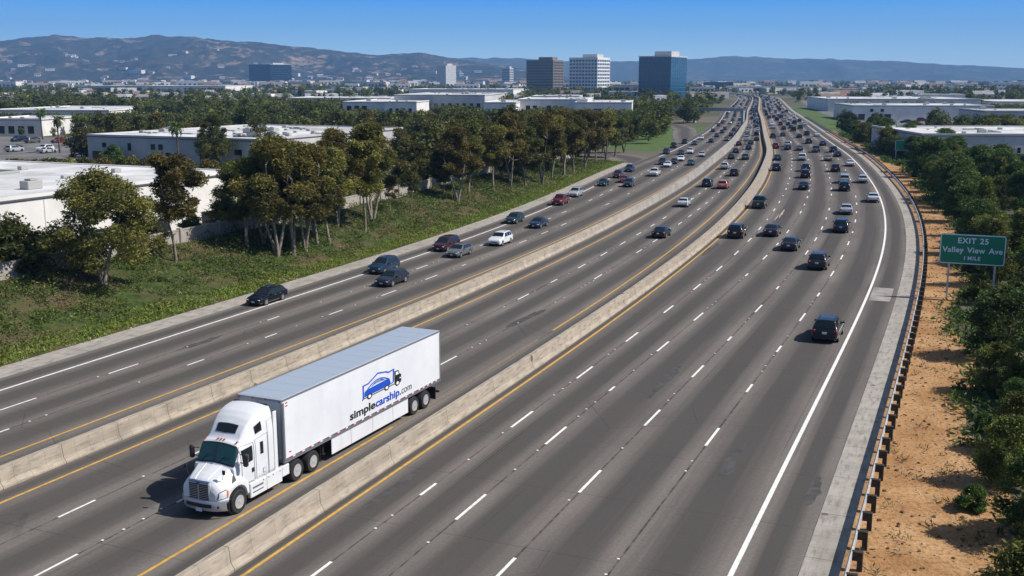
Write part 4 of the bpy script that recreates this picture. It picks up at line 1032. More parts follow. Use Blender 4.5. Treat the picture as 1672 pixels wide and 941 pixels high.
NEAR = [  # reference pixel of the contact patch, carriageway, type, colour
    (437, 494, 'L', 'wagon', 'black'), (627, 444, 'L', 'suv', 'dark blue'), (640, 464, 'L', 'wagon', 'charcoal'), (728, 408, 'L', 'van', 'maroon'), (750, 418, 'L', 'wagon', 'grey'), (817, 399, 'L', 'suv', 'white'), (840, 364, 'L', 'wagon', 'dark green'), (879, 371, 'L', 'sedan', 'dark blue'),
    (915, 334, 'L', 'pickup', 'dark red'), (940, 321, 'L', 'suv', 'silver'), (985, 303.5, 'L', 'sedan', 'navy'), (1009, 290.5, 'L', 'suv', 'maroon'), (1028, 280.5, 'L', 'suv', 'dark blue'), (1019, 298, 'L', 'sedan', 'dark red'), (1027, 305, 'L', 'suv', 'charcoal'), (1069, 287.5, 'L', 'pickup', 'white'),
    (1090, 273, 'L', 'sedan', 'white'), (1082, 269, 'L', 'suv', 'charcoal'), (1101, 267.5, 'L', 'sedan', 'black'), (1112, 263, 'L', 'sedan', 'white'), (1128, 270, 'L', 'sedan', 'teal'), (1088, 252, 'L', 'suv', 'navy'), (1100, 242, 'L', 'pickup', 'charcoal'), (1118, 235, 'L', 'suv', 'black'), (1112, 253, 'L', 'sedan', 'navy'), (1127, 251, 'L', 'suv', 'white'), (1146, 256, 'L', 'sedan', 'silver'), (1134, 237, 'L', 'sedan', 'dark blue'),
    (1080, 387, 'M', 'sedan', 'black'), (1117, 337, 'M', 'sedan', 'white'), (1155, 305, 'M', 'suv', 'navy'), (1181, 308, 'M', 'suv', 'salmon'), (1184, 276.5, 'M', 'suv', 'silver'), (1199, 287.5, 'M', 'suv', 'maroon'), (1194, 260, 'M', 'sedan', 'charcoal'), (1217, 261, 'M', 'suv', 'grey'), (1222, 244.5, 'M', 'sedan', 'black'), (1201, 250, 'M', 'sedan', 'charcoal'), (1206, 238, 'M', 'sedan', 'maroon'), (1225, 236, 'M', 'sedan', 'charcoal'),
    (1203, 387, 'R', 'suv', 'black'), (1261, 384, 'R', 'sedan', 'charcoal'), (1291, 407, 'R', 'sedan', 'charcoal'), (1337, 437, 'R', 'suv', 'charcoal'), (1352, 551, 'R', 'suv', 'black'), (1373, 378, 'R', 'suv', 'dark blue'), (1381, 349, 'R', 'sedan', 'silver'), (1240, 339, 'R', 'pickup', 'dark green'), (1425, 329.5, 'R', 'sedan', 'white'), (1408, 298.5, 'R', 'wagon', 'silver'), (1378, 311.5, 'R', 'suv', 'black'), (1378, 299, 'R', 'van', 'silver'),
    (1312, 309.5, 'R', 'sedan', 'navy'), (1315, 290.5, 'R', 'suv', 'black'), (1315, 280, 'R', 'suv', 'charcoal'), (1268, 279, 'R', 'suv', 'navy'), (1269, 262, 'R', 'sedan', 'teal'), (1266, 243, 'R', 'suv', 'dark red'), (1364, 280.5, 'R', 'suv', 'maroon'), (1388, 271.5, 'R', 'sedan', 'white'), (1309, 262, 'R', 'van', 'white'), (1352, 263, 'R', 'sedan', 'tan'), (1367, 256, 'R', 'sedan', 'navy'), (1360, 249, 'R', 'suv', 'charcoal'), (1332, 249, 'R', 'pickup', 'grey'), (1286, 245, 'R', 'sedan', 'black'), (1286, 240, 'R', 'suv', 'silver'), (1305, 246, 'R', 'sedan', 'grey'), (1343, 238, 'R', 'sedan', 'dark blue'), (1320, 235, 'R', 'suv', 'black'), (1262, 226, 'R', 'suv', 'black'), (1278, 223, 'R', 'sedan', 'charcoal')]
for u, v, cw, t, col in NEAR:
    p = gp(u, v); s, o = so(*p); CARS.append([cw, lane_of(cw, s, o), s, o, t, col, cw == 'L', True])
smax_near = {'R': s_of_y(330), 'M': s_of_y(300), 'L': s_of_y(300)}
rr = random.Random(11)
def pickcol(): return rr.choices(['black', 'charcoal', 'grey', 'silver', 'white', 'navy', 'dark blue', 'dark red', 'tan', 'dark green', 'red'], [26, 22, 13, 13, 14, 8, 5, 2, 1, 1, .4])[0]
def pickt(): return rr.choices(['suv', 'sedan', 'wagon', 'van', 'pickup'], [38, 36, 10, 8, 10])[0]
for cw, nl, gap in (('R', 5, 38), ('M', 3, 28), ('L', 3, 36)):
    for k in range(nl):
        s = smax_near[cw] + rr.uniform(2, 20)
        while s < s_of_y(1180):
            fa, fb = LANES[cw][k]; o = (fa(s) + fb(s)) / 2 + rr.uniform(-.35, .35)
            if all(not (c[0] == cw and abs(c[2] - s) < 8 and abs(c[3] - o) < 2.2) for c in CARS): CARS.append([cw, k, s, o, pickt(), pickcol(), cw == 'L', False])
            s += gap * rr.uniform(.55, 1.5) * (1 + max(0, s - 600) / 700) * (1.5 if (cw == 'R' and k == 4) else 1)
CARS = sorted(CARS, key=lambda c: c[2])[:292]
cnt = {}
for cw, k, s, o, t, col, toward, det in CARS:
    i = cnt.get((cw, k), 0); cnt[cw, k] = i + 1
    d = head(s); d = -d if toward else d
    if det:
        if t not in PRO: PRO[t] = make_car(t); r = PRO[t]
        else: r = copy_tree(PRO[t])
    else:
        if t not in FARM: FARM[t] = far_car(t)
        r = obj_from(dict(suv='suv', wagon='station_wagon', sedan='sedan', van='minivan', pickup='pickup_truck')[t], FARM[t])
    ang = math.atan2(-d[1], -d[0]) + rr.uniform(-.015, .015); p = at(s, o); L2 = CT[t]['L'] / 2 * {'L': .82, 'M': .86, 'R': .93}[cw]
    r.location = (p[0] + d[0] * L2, p[1] + d[1] * L2, .031); r.rotation_euler = (0, 0, ang); kz = {'L': .82, 'M': .86, 'R': .93}[cw]; r.scale = (kz, kz, kz)
    kf = rr.uniform(.82, 1.12); cc = (*[min(1, q * kf) for q in COLS[col]], 1); r.color = cc
    for ch in r.children: ch.color = cc
    kk = {'suv': 'suv', 'sedan': 'car', 'wagon': 'car', 'van': 'minivan', 'pickup': 'pickup'}[t]
    tag(r, f'{col} {TN[t]}, {ordw(i)} up the {LNAME[cw][k]}, {CNAME[cw]}', kk, 'vehicles driving on the ' + CNAME[cw])
# ------------------------------------------------------------------ buildings
BL = []        # (distance, u0, u1, v of the lowest visible wall) kept clear by the tree planting
FOOT = []      # footprints (cx, cy, ux, uy, half length, half depth)
BBOXES = {}
def win_grid(mb, L, z0, z1, nx, nz, fx, fz, y=-.04, x0=None, m=0, skip=0.0, depth=.06):
    "windows on the local front face (y = 0)"
    rr_ = random.Random(int(L * 10) + nx)
    for i in range(nx):
        for j in range(nz):
            if rr_.random() < skip: continue
            w = L / nx; h = (z1 - z0) / nz
            mb.box((-L / 2 + (i + .5) * w, y, z0 + (j + .5) * h), (w * fx, depth, h * fz), m)
def warehouse(px, zt, L, D, label, cat='warehouse', wall='b_white', roof='roof_w', front=None, side=None, ang=None, h=None, vents=4, clear=0.0, name='warehouse', group=None, stripe=None, corner='l', parapet=.5, levels=1):
    """px: pixel of a front corner of the roof ('l' left or 'r' right end of the front face), zt: roof height; front face runs along ang"""
    c = gp(*px, zt) if len(px) == 2 else np.array(px[:2])
    a = TANG - math.pi / 2 if ang is None else ang            # front faces down the road by default
    ux = np.array([math.cos(a), math.sin(a)]); uy = np.array([-ux[1], ux[0]])
    ctr = c + ux * (L / 2 if corner == 'l' else -L / 2)
    root = empty(name, (ctr[0], ctr[1], 0), a); tag(root, label, cat, group)
    b = MB(); b.box((0, D / 2, zt / 2 - .3), (L, D, zt + .6 - .02)); wl = b.build('wall', M[wall], root)
    b = MB(); t = .35
    b.box((0, t / 2 - .12, zt + parapet / 2 - .1), (L + .24, t, parapet)); b.box((0, D - t / 2 + .12, zt + parapet / 2 - .1), (L + .24, t, parapet))
    b.box((-L / 2 + t / 2 - .12, D / 2, zt + parapet / 2 - .1), (t, D - 2 * t + .2, parapet)); b.box((L / 2 - t / 2 + .12, D / 2, zt + parapet / 2 - .1), (t, D - 2 * t + .2, parapet)); b.build('parapet', M[wall], root)
    b = MB(); b.box((0, -.13, zt - .12), (L + .26, .06, .16)); b.box((-L / 2 - .13, D / 2, zt - .12), (.06, D, .16)); b.box((L / 2 + .13, D / 2, zt - .12), (.06, D, .16)); b.build('coping', M['coping'], root)
    b = MB(); b.box((0, D / 2, zt + .05), (L - 2 * t + .2, D - 2 * t + .2, .14)); rf = b.build('roof', M[roof], root)
    rr_ = random.Random(int(abs(ctr[0]) * 7 + abs(ctr[1])))
    for k in range(vents):
        s = rr_.choice([.4, .5, .6, .7, .9, 1.2, 1.5]); b = MB(); x, y = rr_.uniform(-.42, .42) * L, rr_.uniform(.12, .88) * D
        b.cbox((x, y, zt + .12 + s * .35), (s * 1.5, s, s * .7), .06)
        if s > 1.1: b.cbox((x, y, zt + .12 + s * .78), (s * .7, s * .7, s * .16), .04)
        if k % 5 == 0 and L > 30: b.box((x + 2.2, y, zt + .28), (4.2, .28, .26)); b.box((x + 4.3, y + 2.5, zt + .28), (.28, 5.0, .26))
        b.build('roof_unit', M['mech'], rf)
    if front:
        for (xa, xb, z0, z1, nx, nz, fx, fz) in front:
            w_ = (xb - xa) * L; xc = (xa + xb) / 2 * L - L / 2
            for i in range(nx):
                for j in range(nz):
                    b = MB(); cw, ch = w_ / nx, (z1 - z0) * zt / nz
                    b.box((xc - w_ / 2 + (i + .5) * cw, -.03, z0 * zt + (j + .5) * ch), (cw * fx, .10, ch * fz)); wn = b.build('window', M['win'], wl)
    if side:
        sx = -1 if side[0] == 'l' else 1
        for (ya, yb, z0, z1, nx, nz, fx, fz) in side[1]:
            for i in range(nx):
                for j in range(nz):
                    b = MB(); cw = (yb - ya) * D / nx; ch = (z1 - z0) * zt / nz
                    b.box((sx * (L / 2 + .03), ya * D + (i + .5) * cw, z0 * zt + (j + .5) * ch), (.10, cw * fx, ch * fz)); b.build('window', M['win'], wl)
    b = MB()
    for i in range(1, int(L / 9)): b.box((-L / 2 + i * L / int(L / 9), -.01, zt / 2), (.09, .05, zt - .3))
    if len(b.V): b.build('wall_joint', M['b_grey'], wl)
    FOOT.append((ctr[0] + uy[0] * D / 2, ctr[1] + uy[1] * D / 2, ux, uy, L / 2, D / 2))
    us = []; 
    for sx in (-.5, .5):
        for sy in (0, 1): q = ctr + ux * L * sx + uy * D * sy; us.append(proj(q[0], q[1], zt * (1 - clear))[0])
    q1, q2 = ctr - ux * L / 2, ctr + ux * L / 2
    vv = max(proj(q1[0], q1[1], zt * (1 - clear))[1], proj(q2[0], q2[1], zt * (1 - clear))[1])
    BL.append((max(q1[1], q2[1]) - 1, min(us), max(us), q1, q2, zt * (1 - clear)))
    return root
A0 = TANG - math.pi / 2      # front face direction of blocks squared to the road
GW = 'white roofed business park blocks'
# nearest block behind the wall: its road-side wall faces the camera's right
warehouse((142, 222), 5.6, 46, 58, 'long pale grey warehouse with flat white roof behind the palm tree', front=[(.02, .10, .05, .42, 1, 1, .8, 1), (.08, .13, .55, .78, 1, 1, .5, .8), (.24, .28, .45, .8, 1, 1, .5, .8), (.38, .47, .52, .78, 2, 1, .55, .8), (.42, .56, .05, .45, 3, 1, .6, 1), (.85, .93, .42, .68, 1, 1, .5, .8), (.66, .80, .05, .45, 2, 1, .6, 1)], wall='b_grey', vents=40, clear=.75, group=GW)
warehouse((387, 283), 7.4, 60, 44, 'nearest low warehouse, its broad white roof dotted with vents behind the slope trees', ang=math.atan2(.92, -.40) + math.pi, corner='r', vents=26, clear=.6, parapet=.35, group=GW, front=[(.1, .9, .1, .4, 5, 1, .3, 1)]) if False else None
ra = TANG   # road-parallel block: front face looks at the road
c = gp(385, 281.5, 7.2); L1 = 75
ax = np.array([math.cos(TANG), math.sin(TANG)])
warehouse((c[0] - ax[0] * L1, c[1] - ax[1] * L1, 0), 7.2, L1, 42, 'nearest low warehouse with a broad white roof dotted with vents, behind the slope trees', ang=TANG, vents=48, clear=.5, parapet=.35, group=GW, wall='b_white', front=[(.55, .99, .1, .45, 4, 1, .35, 1)])
def W(u0, u1, vt, vb, label, D=40, zt=None, ang=-.12, **k):
    "block whose front face spans u0..u1 with roof edge at vt and ground at vb"
    y = gp(836, vb)[1]; d = y * CP + CAMH * SP
    zt = zt or (vb - vt) * d / F * 1.02
    p0 = np.array([(u0 - 836) / F * d, y]); L = (u1 - u0) / F * d / max(.3, math.cos(ang))
    return warehouse((p0[0], p0[1], 0), zt, L, D, label, ang=ang, **k)
W(560, 645, 168, 190, 'white flat roofed unit left of the wide double-decked white block', D=70, front=[(.05, .5, .35, .75, 3, 1, .6, 1)], group=GW, clear=.55)
W(628, 681, 168, 192, 'small white gabled office with a row of dark windows beside the wide block', D=30, front=[(.1, .9, .2, .6, 4, 1, .5, 1)], group=GW, clear=.6, name='office_block', cat='office')
W(644, 792, 157, 188, 'wide white business block with long grey shaded front in mid distance', D=90, wall='b_grey', front=[(.03, .97, .25, .6, 12, 1, .5, 1)], vents=14, group=GW, clear=.55)
W(790, 842, 169, 192, 'white block with three arched dark windows on its end wall', D=60, front=[(.2, .95, .2, .6, 3, 1, .45, 1)], group=GW, clear=.55)
W(668, 838, 147, 163, 'two stepped white block rising behind the wide business block', D=80, vents=16, group=GW, clear=.3)
W(470, 640, 161, 172, 'long low white shed roof showing over the dark tree belt', D=60, vents=6, group=GW, clear=.2)
W(845, 958, 164, 190, 'white block with paired dark windows nearest the brown office tower', D=60, front=[(.1, .3, .3, .65, 2, 1, .6, 1), (.4, .6, .3, .65, 2, 1, .6, 1)], vents=8, group=GW, clear=.5)
W(938, 1030, 169, 192, 'bright white block at the highway end of the business park', D=55, front=[(.3, .5, .0, .6, 1, 1, .7, 1), (.6, .98, .2, .5, 4, 1, .55, 1)], vents=6, group=GW, clear=.5)
W(868, 945, 158, 172, 'upper white block standing behind the paired window block', D=40, vents=5, group=GW, clear=.3)
W(141, 250, 141, 152, 'far grey office row with ribbon windows under the left hills', D=90, wall='b_grey', front=[(.03, .97, .3, .75, 2, 1, .96, 1)], group=GW, clear=.2, name='office_block', cat='office')
W(232, 373, 141, 154, 'far white office row with two lines of dark square windows', D=90, front=[(.5, .98, .2, .8, 12, 2, .5, .5)], group=GW, clear=.2, name='office_block', cat='office')
W(-20, 188, 181, 196, 'low white roofed block among palms at the left edge', D=70, vents=10, group=GW, clear=.3)
W(-30, 75, 196, 222, 'pale block left of the parked cars at the left edge', D=28, vents=5, group=GW, clear=.5, front=[(.1, .9, .15, .6, 5, 1, .6, 1)])
GR = 'white warehouses right of the highway'
W(1391, 1612, 174, 197, 'long white warehouse with three dark dock doors on its road end', D=42, ang=-.10, front=[(.02, .30, .05, .45, 3, 1, .5, 1), (.1, .25, .6, .8, 2, 1, .3, 1)], vents=10, group=GR, clear=.25)
W(1352, 1590, 163, 182, 'farther long white warehouse stepped up behind the dock door one', D=70, ang=-.10, vents=12, group=GR, clear=.25)
W(1606, 1760, 183, 207, 'grey white warehouse with two dark windows by the right edge', D=30, ang=-.08, front=[(.1, .6, .4, .7, 4, 1, .4, 1)], wall='b_grey', vents=4, group=GR, clear=.3)
W(1503, 1800, 222, 262, 'nearest right warehouse, pale grey wall under a wide white roof', D=42, ang=-.06, wall='b_grey', front=[(.33, .56, .30, .52, 3, 1, .22, 1)], vents=9, group=GR, clear=.45)
W(1626, 1800, 167, 180, 'white roofed shed at the right edge beyond the fields', D=60, ang=-.06, vents=4, group=GR, clear=.3)
W(1440, 1560, 160, 167, 'pale roof line behind the far right warehouses', D=60, ang=-.06, vents=4, group=GR, clear=.3)
# offices near the far bend
W(1127, 1166, 144, 160, 'white open-framed three storey block under the glass tower', D=30, front=[(.03, .97, .05, .9, 6, 3, .75, .62)], clear=.2, name='office_block', cat='office')
W(1150, 1196, 135, 146, 'low teal glass office beyond the white framed block', D=40, wall='win_blue', clear=.3, name='office_block', cat='office')
W(1000, 1046, 140, 158, 'low grey glazed hall between the white and the glass towers', D=50, wall='b_grey', front=[(.05, .6, .1, .8, 3, 1, .9, 1)], clear=.2, name='office_block', cat='office')

def tower(u0, u1, us, vt, vb, name, label, wall, frame, style, storeys, ph=.35, nf=9, ns=7, dist=None):
    "office tower: front face u0..us (left), side face us..u1"
    y = dist or gp(836, vb)[1]; d = y * CP; H = CAMH + (HOR + 0 - vt) * d / F / 1.0 * 1.0
    k = d / F; wtot = (u1 - u0) * k; a = R(-28); c = np.array([(us - 836) * k, y])
    wf = (us - u0) * k / math.cos(a); ws_ = (u1 - us) * k / max(.25, -math.sin(a)) * 1.0; ws_ = min(ws_, wtot * 1.6)
    ux = np.array([math.cos(a), math.sin(a)]); ctr = c - ux * wf / 2
    root = empty(name, (ctr[0], ctr[1], 0), a); tag(root, label, 'office tower')
    D = ws_; b = MB(); b.box((0, D / 2, H / 2), (wf, D, H)); b.build('glass_wall', M[wall], root)
    fh = H / storeys; b = MB(); t = .35 if style != 'glass' else .12
    bh = {'glass': .14, 'bands': .30, 'grid': .40}[style]
    for j in range(1, storeys + 1):
        z = j * fh - fh * bh / 2
        b.box((0, D / 2, z), (wf + 2 * t, D + 2 * t, fh * bh))
    b.build('floor_band', M[frame], root)
    b = MB(); wv = {'glass': .22, 'bands': .0, 'grid': 1.0}[style]
    if wv:
        for i in range(nf + 1): b.box((-wf / 2 + i * wf / nf, -.02, H / 2), (wv, 2 * t + .02, H - .4))
        for i in range(ns + 1): b.box((wf / 2 + .02, i * D / ns, H / 2), (2 * t + .02, wv, H - .4))
        b.build('mullion', M[frame], root)
    elif style == 'bands':
        for i in range(ns + 1): b.box((wf / 2 + .05, i * D / ns, H / 2), (2 * t + .1, 1.3, H - .4))
        b.build('pier', M[frame], root)
    b = MB(); b.box((0, D / 2, H + .5), (wf + .8, D + .8, 1.0)); b.build('cornice', M[frame if style != 'glass' else 'b_grey'], root)
    b = MB(); b.box((wf * .12, D / 2, H + 2.8), (wf * ph * 1.5, D * .5, 4.6)); b.build('penthouse', M['b_tan' if style == 'bands' else 'b_grey'], root)
    FOOT.append((ctr[0] - ux[1] * D / 2, ctr[1] + ux[0] * D / 2, ux, np.array([-ux[1], ux[0]]), wf / 2, D / 2))
    BL.append((y - 2, u0, u1, c, c, H * .25))
tower(402, 467, 442, 106, 138, 'office_tower', 'dark navy glass office tower standing alone before the hills', 'win_navy', 'mullion_navy', 'glass', 9)
tower(860, 921, 903, 100, 150, 'office_tower', 'brown office tower with dark ribbon windows', 'win', 'b_tan', 'bands', 11, dist=1500)
tower(931, 999, 975, 96, 150, 'office_tower', 'white gridded office tower between the brown and the blue glass towers', 'win_blue', 'b_white', 'grid', 10, dist=1350)
tower(1046, 1131, 1095, 94, 162, 'office_tower', 'tallest tower, sheathed in blue green glass beside the highway', 'win_blue', 'mullion_teal', 'glass', 11, dist=960)
tower(713, 743, 728, 108, 128, 'office_tower', 'small far grey slab tower between hills and business park', 'b_grey', 'b_grey', 'grid', 8, dist=2600)
tower(820, 838, 832, 112, 128, 'office_tower', 'far dark slab left of the brown office tower', 'win_navy', 'b_grey', 'grid', 7, dist=3000)

# overpass beyond the bend, slim ramp bridge over the tree-side carriageway
def bridge(pa, pb, z, w, label, posts, name='overpass', sag=0):
    a, b_ = np.array(pa), np.array(pb); d = b_ - a; Lb = np.hypot(*d); root = empty(name, (a[0], a[1], 0), math.atan2(d[1], d[0])); tag(root, label, 'bridge')
    m_ = MB(); m_.box((Lb / 2, 0, z), (Lb, w, .9 if w > 3 else .35)); m_.build('deck', M['bridge'], root)
    for sd in (-1, 1):
        m_ = MB(); m_.box((Lb / 2, sd * (w / 2 - .1), z + (.95 if w > 3 else .62)), (Lb, .2 if w > 3 else .06, 1.0 if w > 3 else .9)); m_.build('parapet', M['bridge'], root)
    for t in posts:
        m_ = MB(); m_.box((Lb * t, 0, z / 2 - .2), (1.0, min(w * .6, 3), z - .5)); m_.build('pier', M['bridge'], root)
bridge(gp(1186, 153.4), gp(1346, 153.4), 7.0, 12, 'grey concrete overpass crossing the highway at the far bend', (.02, .30, .52, .98))
pA = at(s_of_y(452), oLo(s_of_y(452)) + 24); pB = at(s_of_y(428), oB1l(s_of_y(428)) + .4)
bridge(pA[:2], pB[:2], 5.2, 1.6, 'slim pale footbridge spanning the tree-side carriageway', (.03, .48, .985), 'footbridge')

# side ramp on the left, frontage road and lots
def ribbon(name, P, w, z, mt):
    C_ = resample(P, 3.0); T = np.gradient(C_, axis=0); T /= np.hypot(T[:, 0], T[:, 1])[:, None]; N = np.stack([-T[:, 1], T[:, 0]], 1)
    mb = MB(); L = 0; Pn = []; U = []
    for i, p in enumerate(C_):
        if i: L += np.hypot(*(C_[i] - C_[i - 1]))
        ww = w(i / (len(C_) - 1)) if callable(w) else w
        Pn.append([(*(p - N[i] * ww / 2), z), (*p, z + .004), (*(p + N[i] * ww / 2), z)]); U.append([(0, L), (.5, L), (1, L)])
    mb.grid(Pn, 0, U); tag(mb.build(name, mt), kind='structure'); return C_
RAMP = ribbon('road', [gp(1015, 318), gp(1036, 296), gp(1047, 277), gp(1034, 261), gp(1002, 254), gp(955, 251), gp(900, 249)], lambda t: 9 + 2 * math.sin(t * 3), .022, M['asphalt_old'])
RAMP2 = ribbon('road', [at(s_of_y(300), 39.5)[:2], at(s_of_y(345), 43)[:2], at(s_of_y(390), 46)[:2], at(s_of_y(430), 56)[:2], at(s_of_y(450), 78)[:2]], 8, .022, M['asphalt_old'])
FRONT = ribbon('road', [at(s_of_y(330), -26)[:2], at(s_of_y(400), -22)[:2], at(s_of_y(520), -21)[:2], at(s_of_y(700), -20)[:2], at(s_of_y(900), -22)[:2]], 9, .016, M['lot'])
def sheet(name, pts, z, mt):
    mb = MB(); mb.add([(*p, z) for p in pts], [tuple(range(len(pts)))]); tag(mb.build(name, mt), kind='structure')
M['lawn'] = noisy('lawn', (.045, .085, .015), (.09, .14, .03), .5, .95)
sheet('verge', [at(s_of_y(262), oLw(s_of_y(262)) + 3.5)[:2], at(s_of_y(330), oLw(s_of_y(330)) + 2.5)[:2], at(s_of_y(400), oLw(s_of_y(400)) + 2)[:2], at(s_of_y(420), 58)[:2], at(s_of_y(330), 66)[:2], at(s_of_y(270), 62)[:2]], .010, M['lawn'])
sheet('verge', [at(s, -4.2 if k else -16)[:2] for k in (1, 0) for s in ([s_of_y(q) for q in (150, 230, 320, 420, 540, 700)] if k else [s_of_y(q) for q in (700, 540, 420, 320, 230, 150)])], .008, M['lawn'])
lotA = [gp(-60, 262), gp(150, 258), gp(150, 226), gp(-60, 222)]; sheet('parking_lot', lotA, .008, M['lot'])
lotB = [at(s_of_y(390), -30)[:2], at(s_of_y(560), -30)[:2], at(s_of_y(560), -75)[:2], at(s_of_y(390), -62)[:2]]; sheet('parking_lot', lotB, .008, M['lot'])
BL.append((lotA[1][1] - 8, -60, 150, lotA[0], lotA[1], 0.0))
rr2 = random.Random(5)
spots = [(gp(u, v), 'cars parked in the lot by the palms') for u, v in ((20, 232), (42, 232), (64, 233), (86, 234), (108, 235), (10, 246), (36, 247), (62, 248), (90, 249), (118, 247))] + [(np.array(at(s_of_y(y), -o)[:2]), 'cars parked beside the frontage road') for y in (400, 418, 436, 454, 472, 490, 508) for o in (38, 52)]
seen = {}
for p, gname in spots:
    if rr2.random() < .12: continue
    t = rr2.choice(['suv', 'sedan', 'van', 'wagon']); c_ = rr2.choice(['white', 'silver', 'grey', 'charcoal', 'dark red', 'dark blue'])
    if t not in FARM: FARM[t] = far_car(t)
    r = obj_from(dict(suv='suv', wagon='station_wagon', sedan='sedan', van='minivan')[t], FARM[t], None, (p[0], p[1], .015), rr2.choice([0, math.pi]) + (1.2 if 'palms' in gname else -.2)); r.color = (*COLS[c_], 1)
    n_ = seen.get(gname, 0); seen[gname] = n_ + 1
    tag(r, f'{c_} {TN[t]} standing in the lot ' + ('by the palms' if 'palms' in gname else 'beside the frontage road') + f', {ordw(n_)} parked car', 'car', gname)

# ------------------------------------------------------------------ trees
def leaf_cloud(cl, n, size, asp, rng, up, rz=.75):
    "cl: clump rows (x, y, z, r, tint)"
    cl = np.asarray(cl); k = rng.integers(0, len(cl), n) if False else np.repeat(np.arange(len(cl)), int(n / len(cl)))
    r = cl[k, 3][:, None]; d = rng.normal(size=(len(k), 3)); d /= np.linalg.norm(d, axis=1)[:, None]; rad = rng.random(len(k))**.45
    C = cl[k, :3] + d * r * rad[:, None] * np.array([1, 1, rz])
    ti = np.clip(cl[k, 4] + .17 * rng.normal(size=len(k)), 0, 1)
    return leaf_quads(C, np.full(len(k), size), asp, rng, up=up), ti
def crown_clumps(rng, H, W, n, z0, prof, rc):
    out = []
    for i in range(n):
        t = rng.random(); z = z0 + (H - z0 - rc * .6) * t; rm = W / 2 * prof(t); a = rng.random() * 6.283; r = rm * (.2 + .85 * rng.random()**.55) - rc * .35
        out.append((r * math.cos(a), r * math.sin(a), z, rc * rng.uniform(.55, 1.45), np.clip(.45 + .24 * rng.normal(), 0, 1)))
    return out
PROF = {'euc': lambda t: (.55 + .75 * math.sin(math.pi * min(1, .12 + .95 * t))) * (1 - .35 * t), 'tall': lambda t: (.45 + .6 * math.sin(math.pi * (.1 + .8 * t))), 'round': lambda t: math.sqrt(max(.05, 1 - (2 * t - .85)**2 * .85)), 'cone': lambda t: 1.05 - .88 * t}
def tree_proto(seed, H, W, kind, ncl, nleaf, lsz, asp, leafm, barkm, z0f=.35, stems=1, rc=.9, up=.1, tr=.16, rz=.75):
    rng = np.random.default_rng(seed); cl = crown_clumps(rng, H, W, ncl, H * z0f, PROF[kind], rc)
    V, ti = leaf_cloud(cl, nleaf, lsz, asp, rng, up, rz); cm = quad_mesh('crown', V, M[leafm], tint=ti)
    tb_ = MB(); tips = []
    for k in range(stems):
        a = rng.random() * 6.28; lean = (.06 + .10 * (stems > 1)) * H; zt = H * rng.uniform(.55, .8)
        pts = []
        for i in range(7):
            t = i / 6; pts.append((lean * t**1.3 * math.cos(a) + .12 * math.sin(5 * t + k), lean * t**1.3 * math.sin(a) + .12 * math.cos(4 * t), -.4 + (zt + .4) * t))
        tb_.tube(pts, [tr * H / 10 * (1.25 if i == 0 else 1) * (1 - .75 * i / 6) for i in range(7)], 7); tips.append(pts)
    for j in rng.choice(len(cl), min(len(cl), 16), replace=False):
        c = np.array(cl[j][:3]); st = tips[rng.integers(len(tips))]; i = int(np.argmin([abs(p[2] - max(H * z0f * .8, c[2] - 1.2 - .25 * math.hypot(c[0], c[1]))) for p in st])); p = np.array(st[i]); mid = (p + c) / 2 + np.array([0, 0, -.1])
        tb_.tube([p, mid, c], [tr * H / 10 * .34, tr * H / 10 * .24, .015], 5, cap=False)
    return tb_.mesh('trunk', M[barkm], 60), cm
def palm_proto(seed, H):
    rng = np.random.default_rng(seed); tb_ = MB(); tb_.tube([(0.12 * math.sin(t * 2), .08 * t, -.3 + H * t) for t in np.linspace(0, 1, 8)], [.26, .22, .19, .18, .17, .17, .18, .20], 8)
    Q = []; ti = []
    for k in range(46):
        a = rng.random() * 6.283; el = R(rng.uniform(-55, 70)); L = rng.uniform(1.7, 2.4); prev = None
        for i in range(9):
            t = i / 8; e = el - 1.1 * t * t; r = L * t
            p = np.array([math.cos(a) * r * math.cos(e * .8), math.sin(a) * r * math.cos(e * .8), H + .1 + r * math.sin(e)])
            if prev is not None:
                sd = np.array([-math.sin(a), math.cos(a), 0]); w = .42 * math.sin(math.pi * min(1, t + .08)) + .05
                for q in (-1, 1):
                    tip = p + sd * w * q + np.array([0, 0, -.22 * w / .4]); Q.append([prev, p, tip, (prev + tip) / 2 + (prev - p) * .1]); ti.append(np.clip(.4 + .3 * math.sin(el) + .1 * rng.normal(), 0, 1))
            prev = p
    return tb_.mesh('trunk', M['bark_dark'], 60), quad_mesh('crown', np.array(Q), M['leaf_green'], tint=ti)
TP = {}
TP['euc'] = [tree_proto(21, 10, 5.6, 'euc', 36, 26000, .27, .34, 'leaf_euc', 'bark', .40, 2, .85, -.25), tree_proto(22, 10, 5.0, 'tall', 34, 24000, .27, .34, 'leaf_euc', 'bark', .42, 1, .82, -.25), tree_proto(23, 10, 6.1, 'euc', 40, 29000, .27, .34, 'leaf_euc', 'bark', .38, 3, .88, -.25), tree_proto(24, 10, 5.3, 'tall', 38, 26000, .27, .36, 'leaf_dark', 'bark', .30, 2, .85, -.15)]
TP['broad'] = [tree_proto(31, 10, 10.5, 'round', 72, 38000, .28, .38, 'leaf_euc', 'bark', .24, 2, 1.05, -.1, .2), tree_proto(32, 10, 9.0, 'round', 62, 33000, .28, .38, 'leaf_dark', 'bark_dark', .22, 2, 1.0, -.1, .2)]
TP['slim'] = [tree_proto(41, 10, 4.4, 'tall', 30, 6000, .34, .34, 'leaf_dark', 'bark', .42, 1, .8, -.2, .12), tree_proto(42, 10, 3.6, 'tall', 24, 4600, .34, .34, 'leaf_euc', 'bark', .45, 2, .75, -.2, .10)]
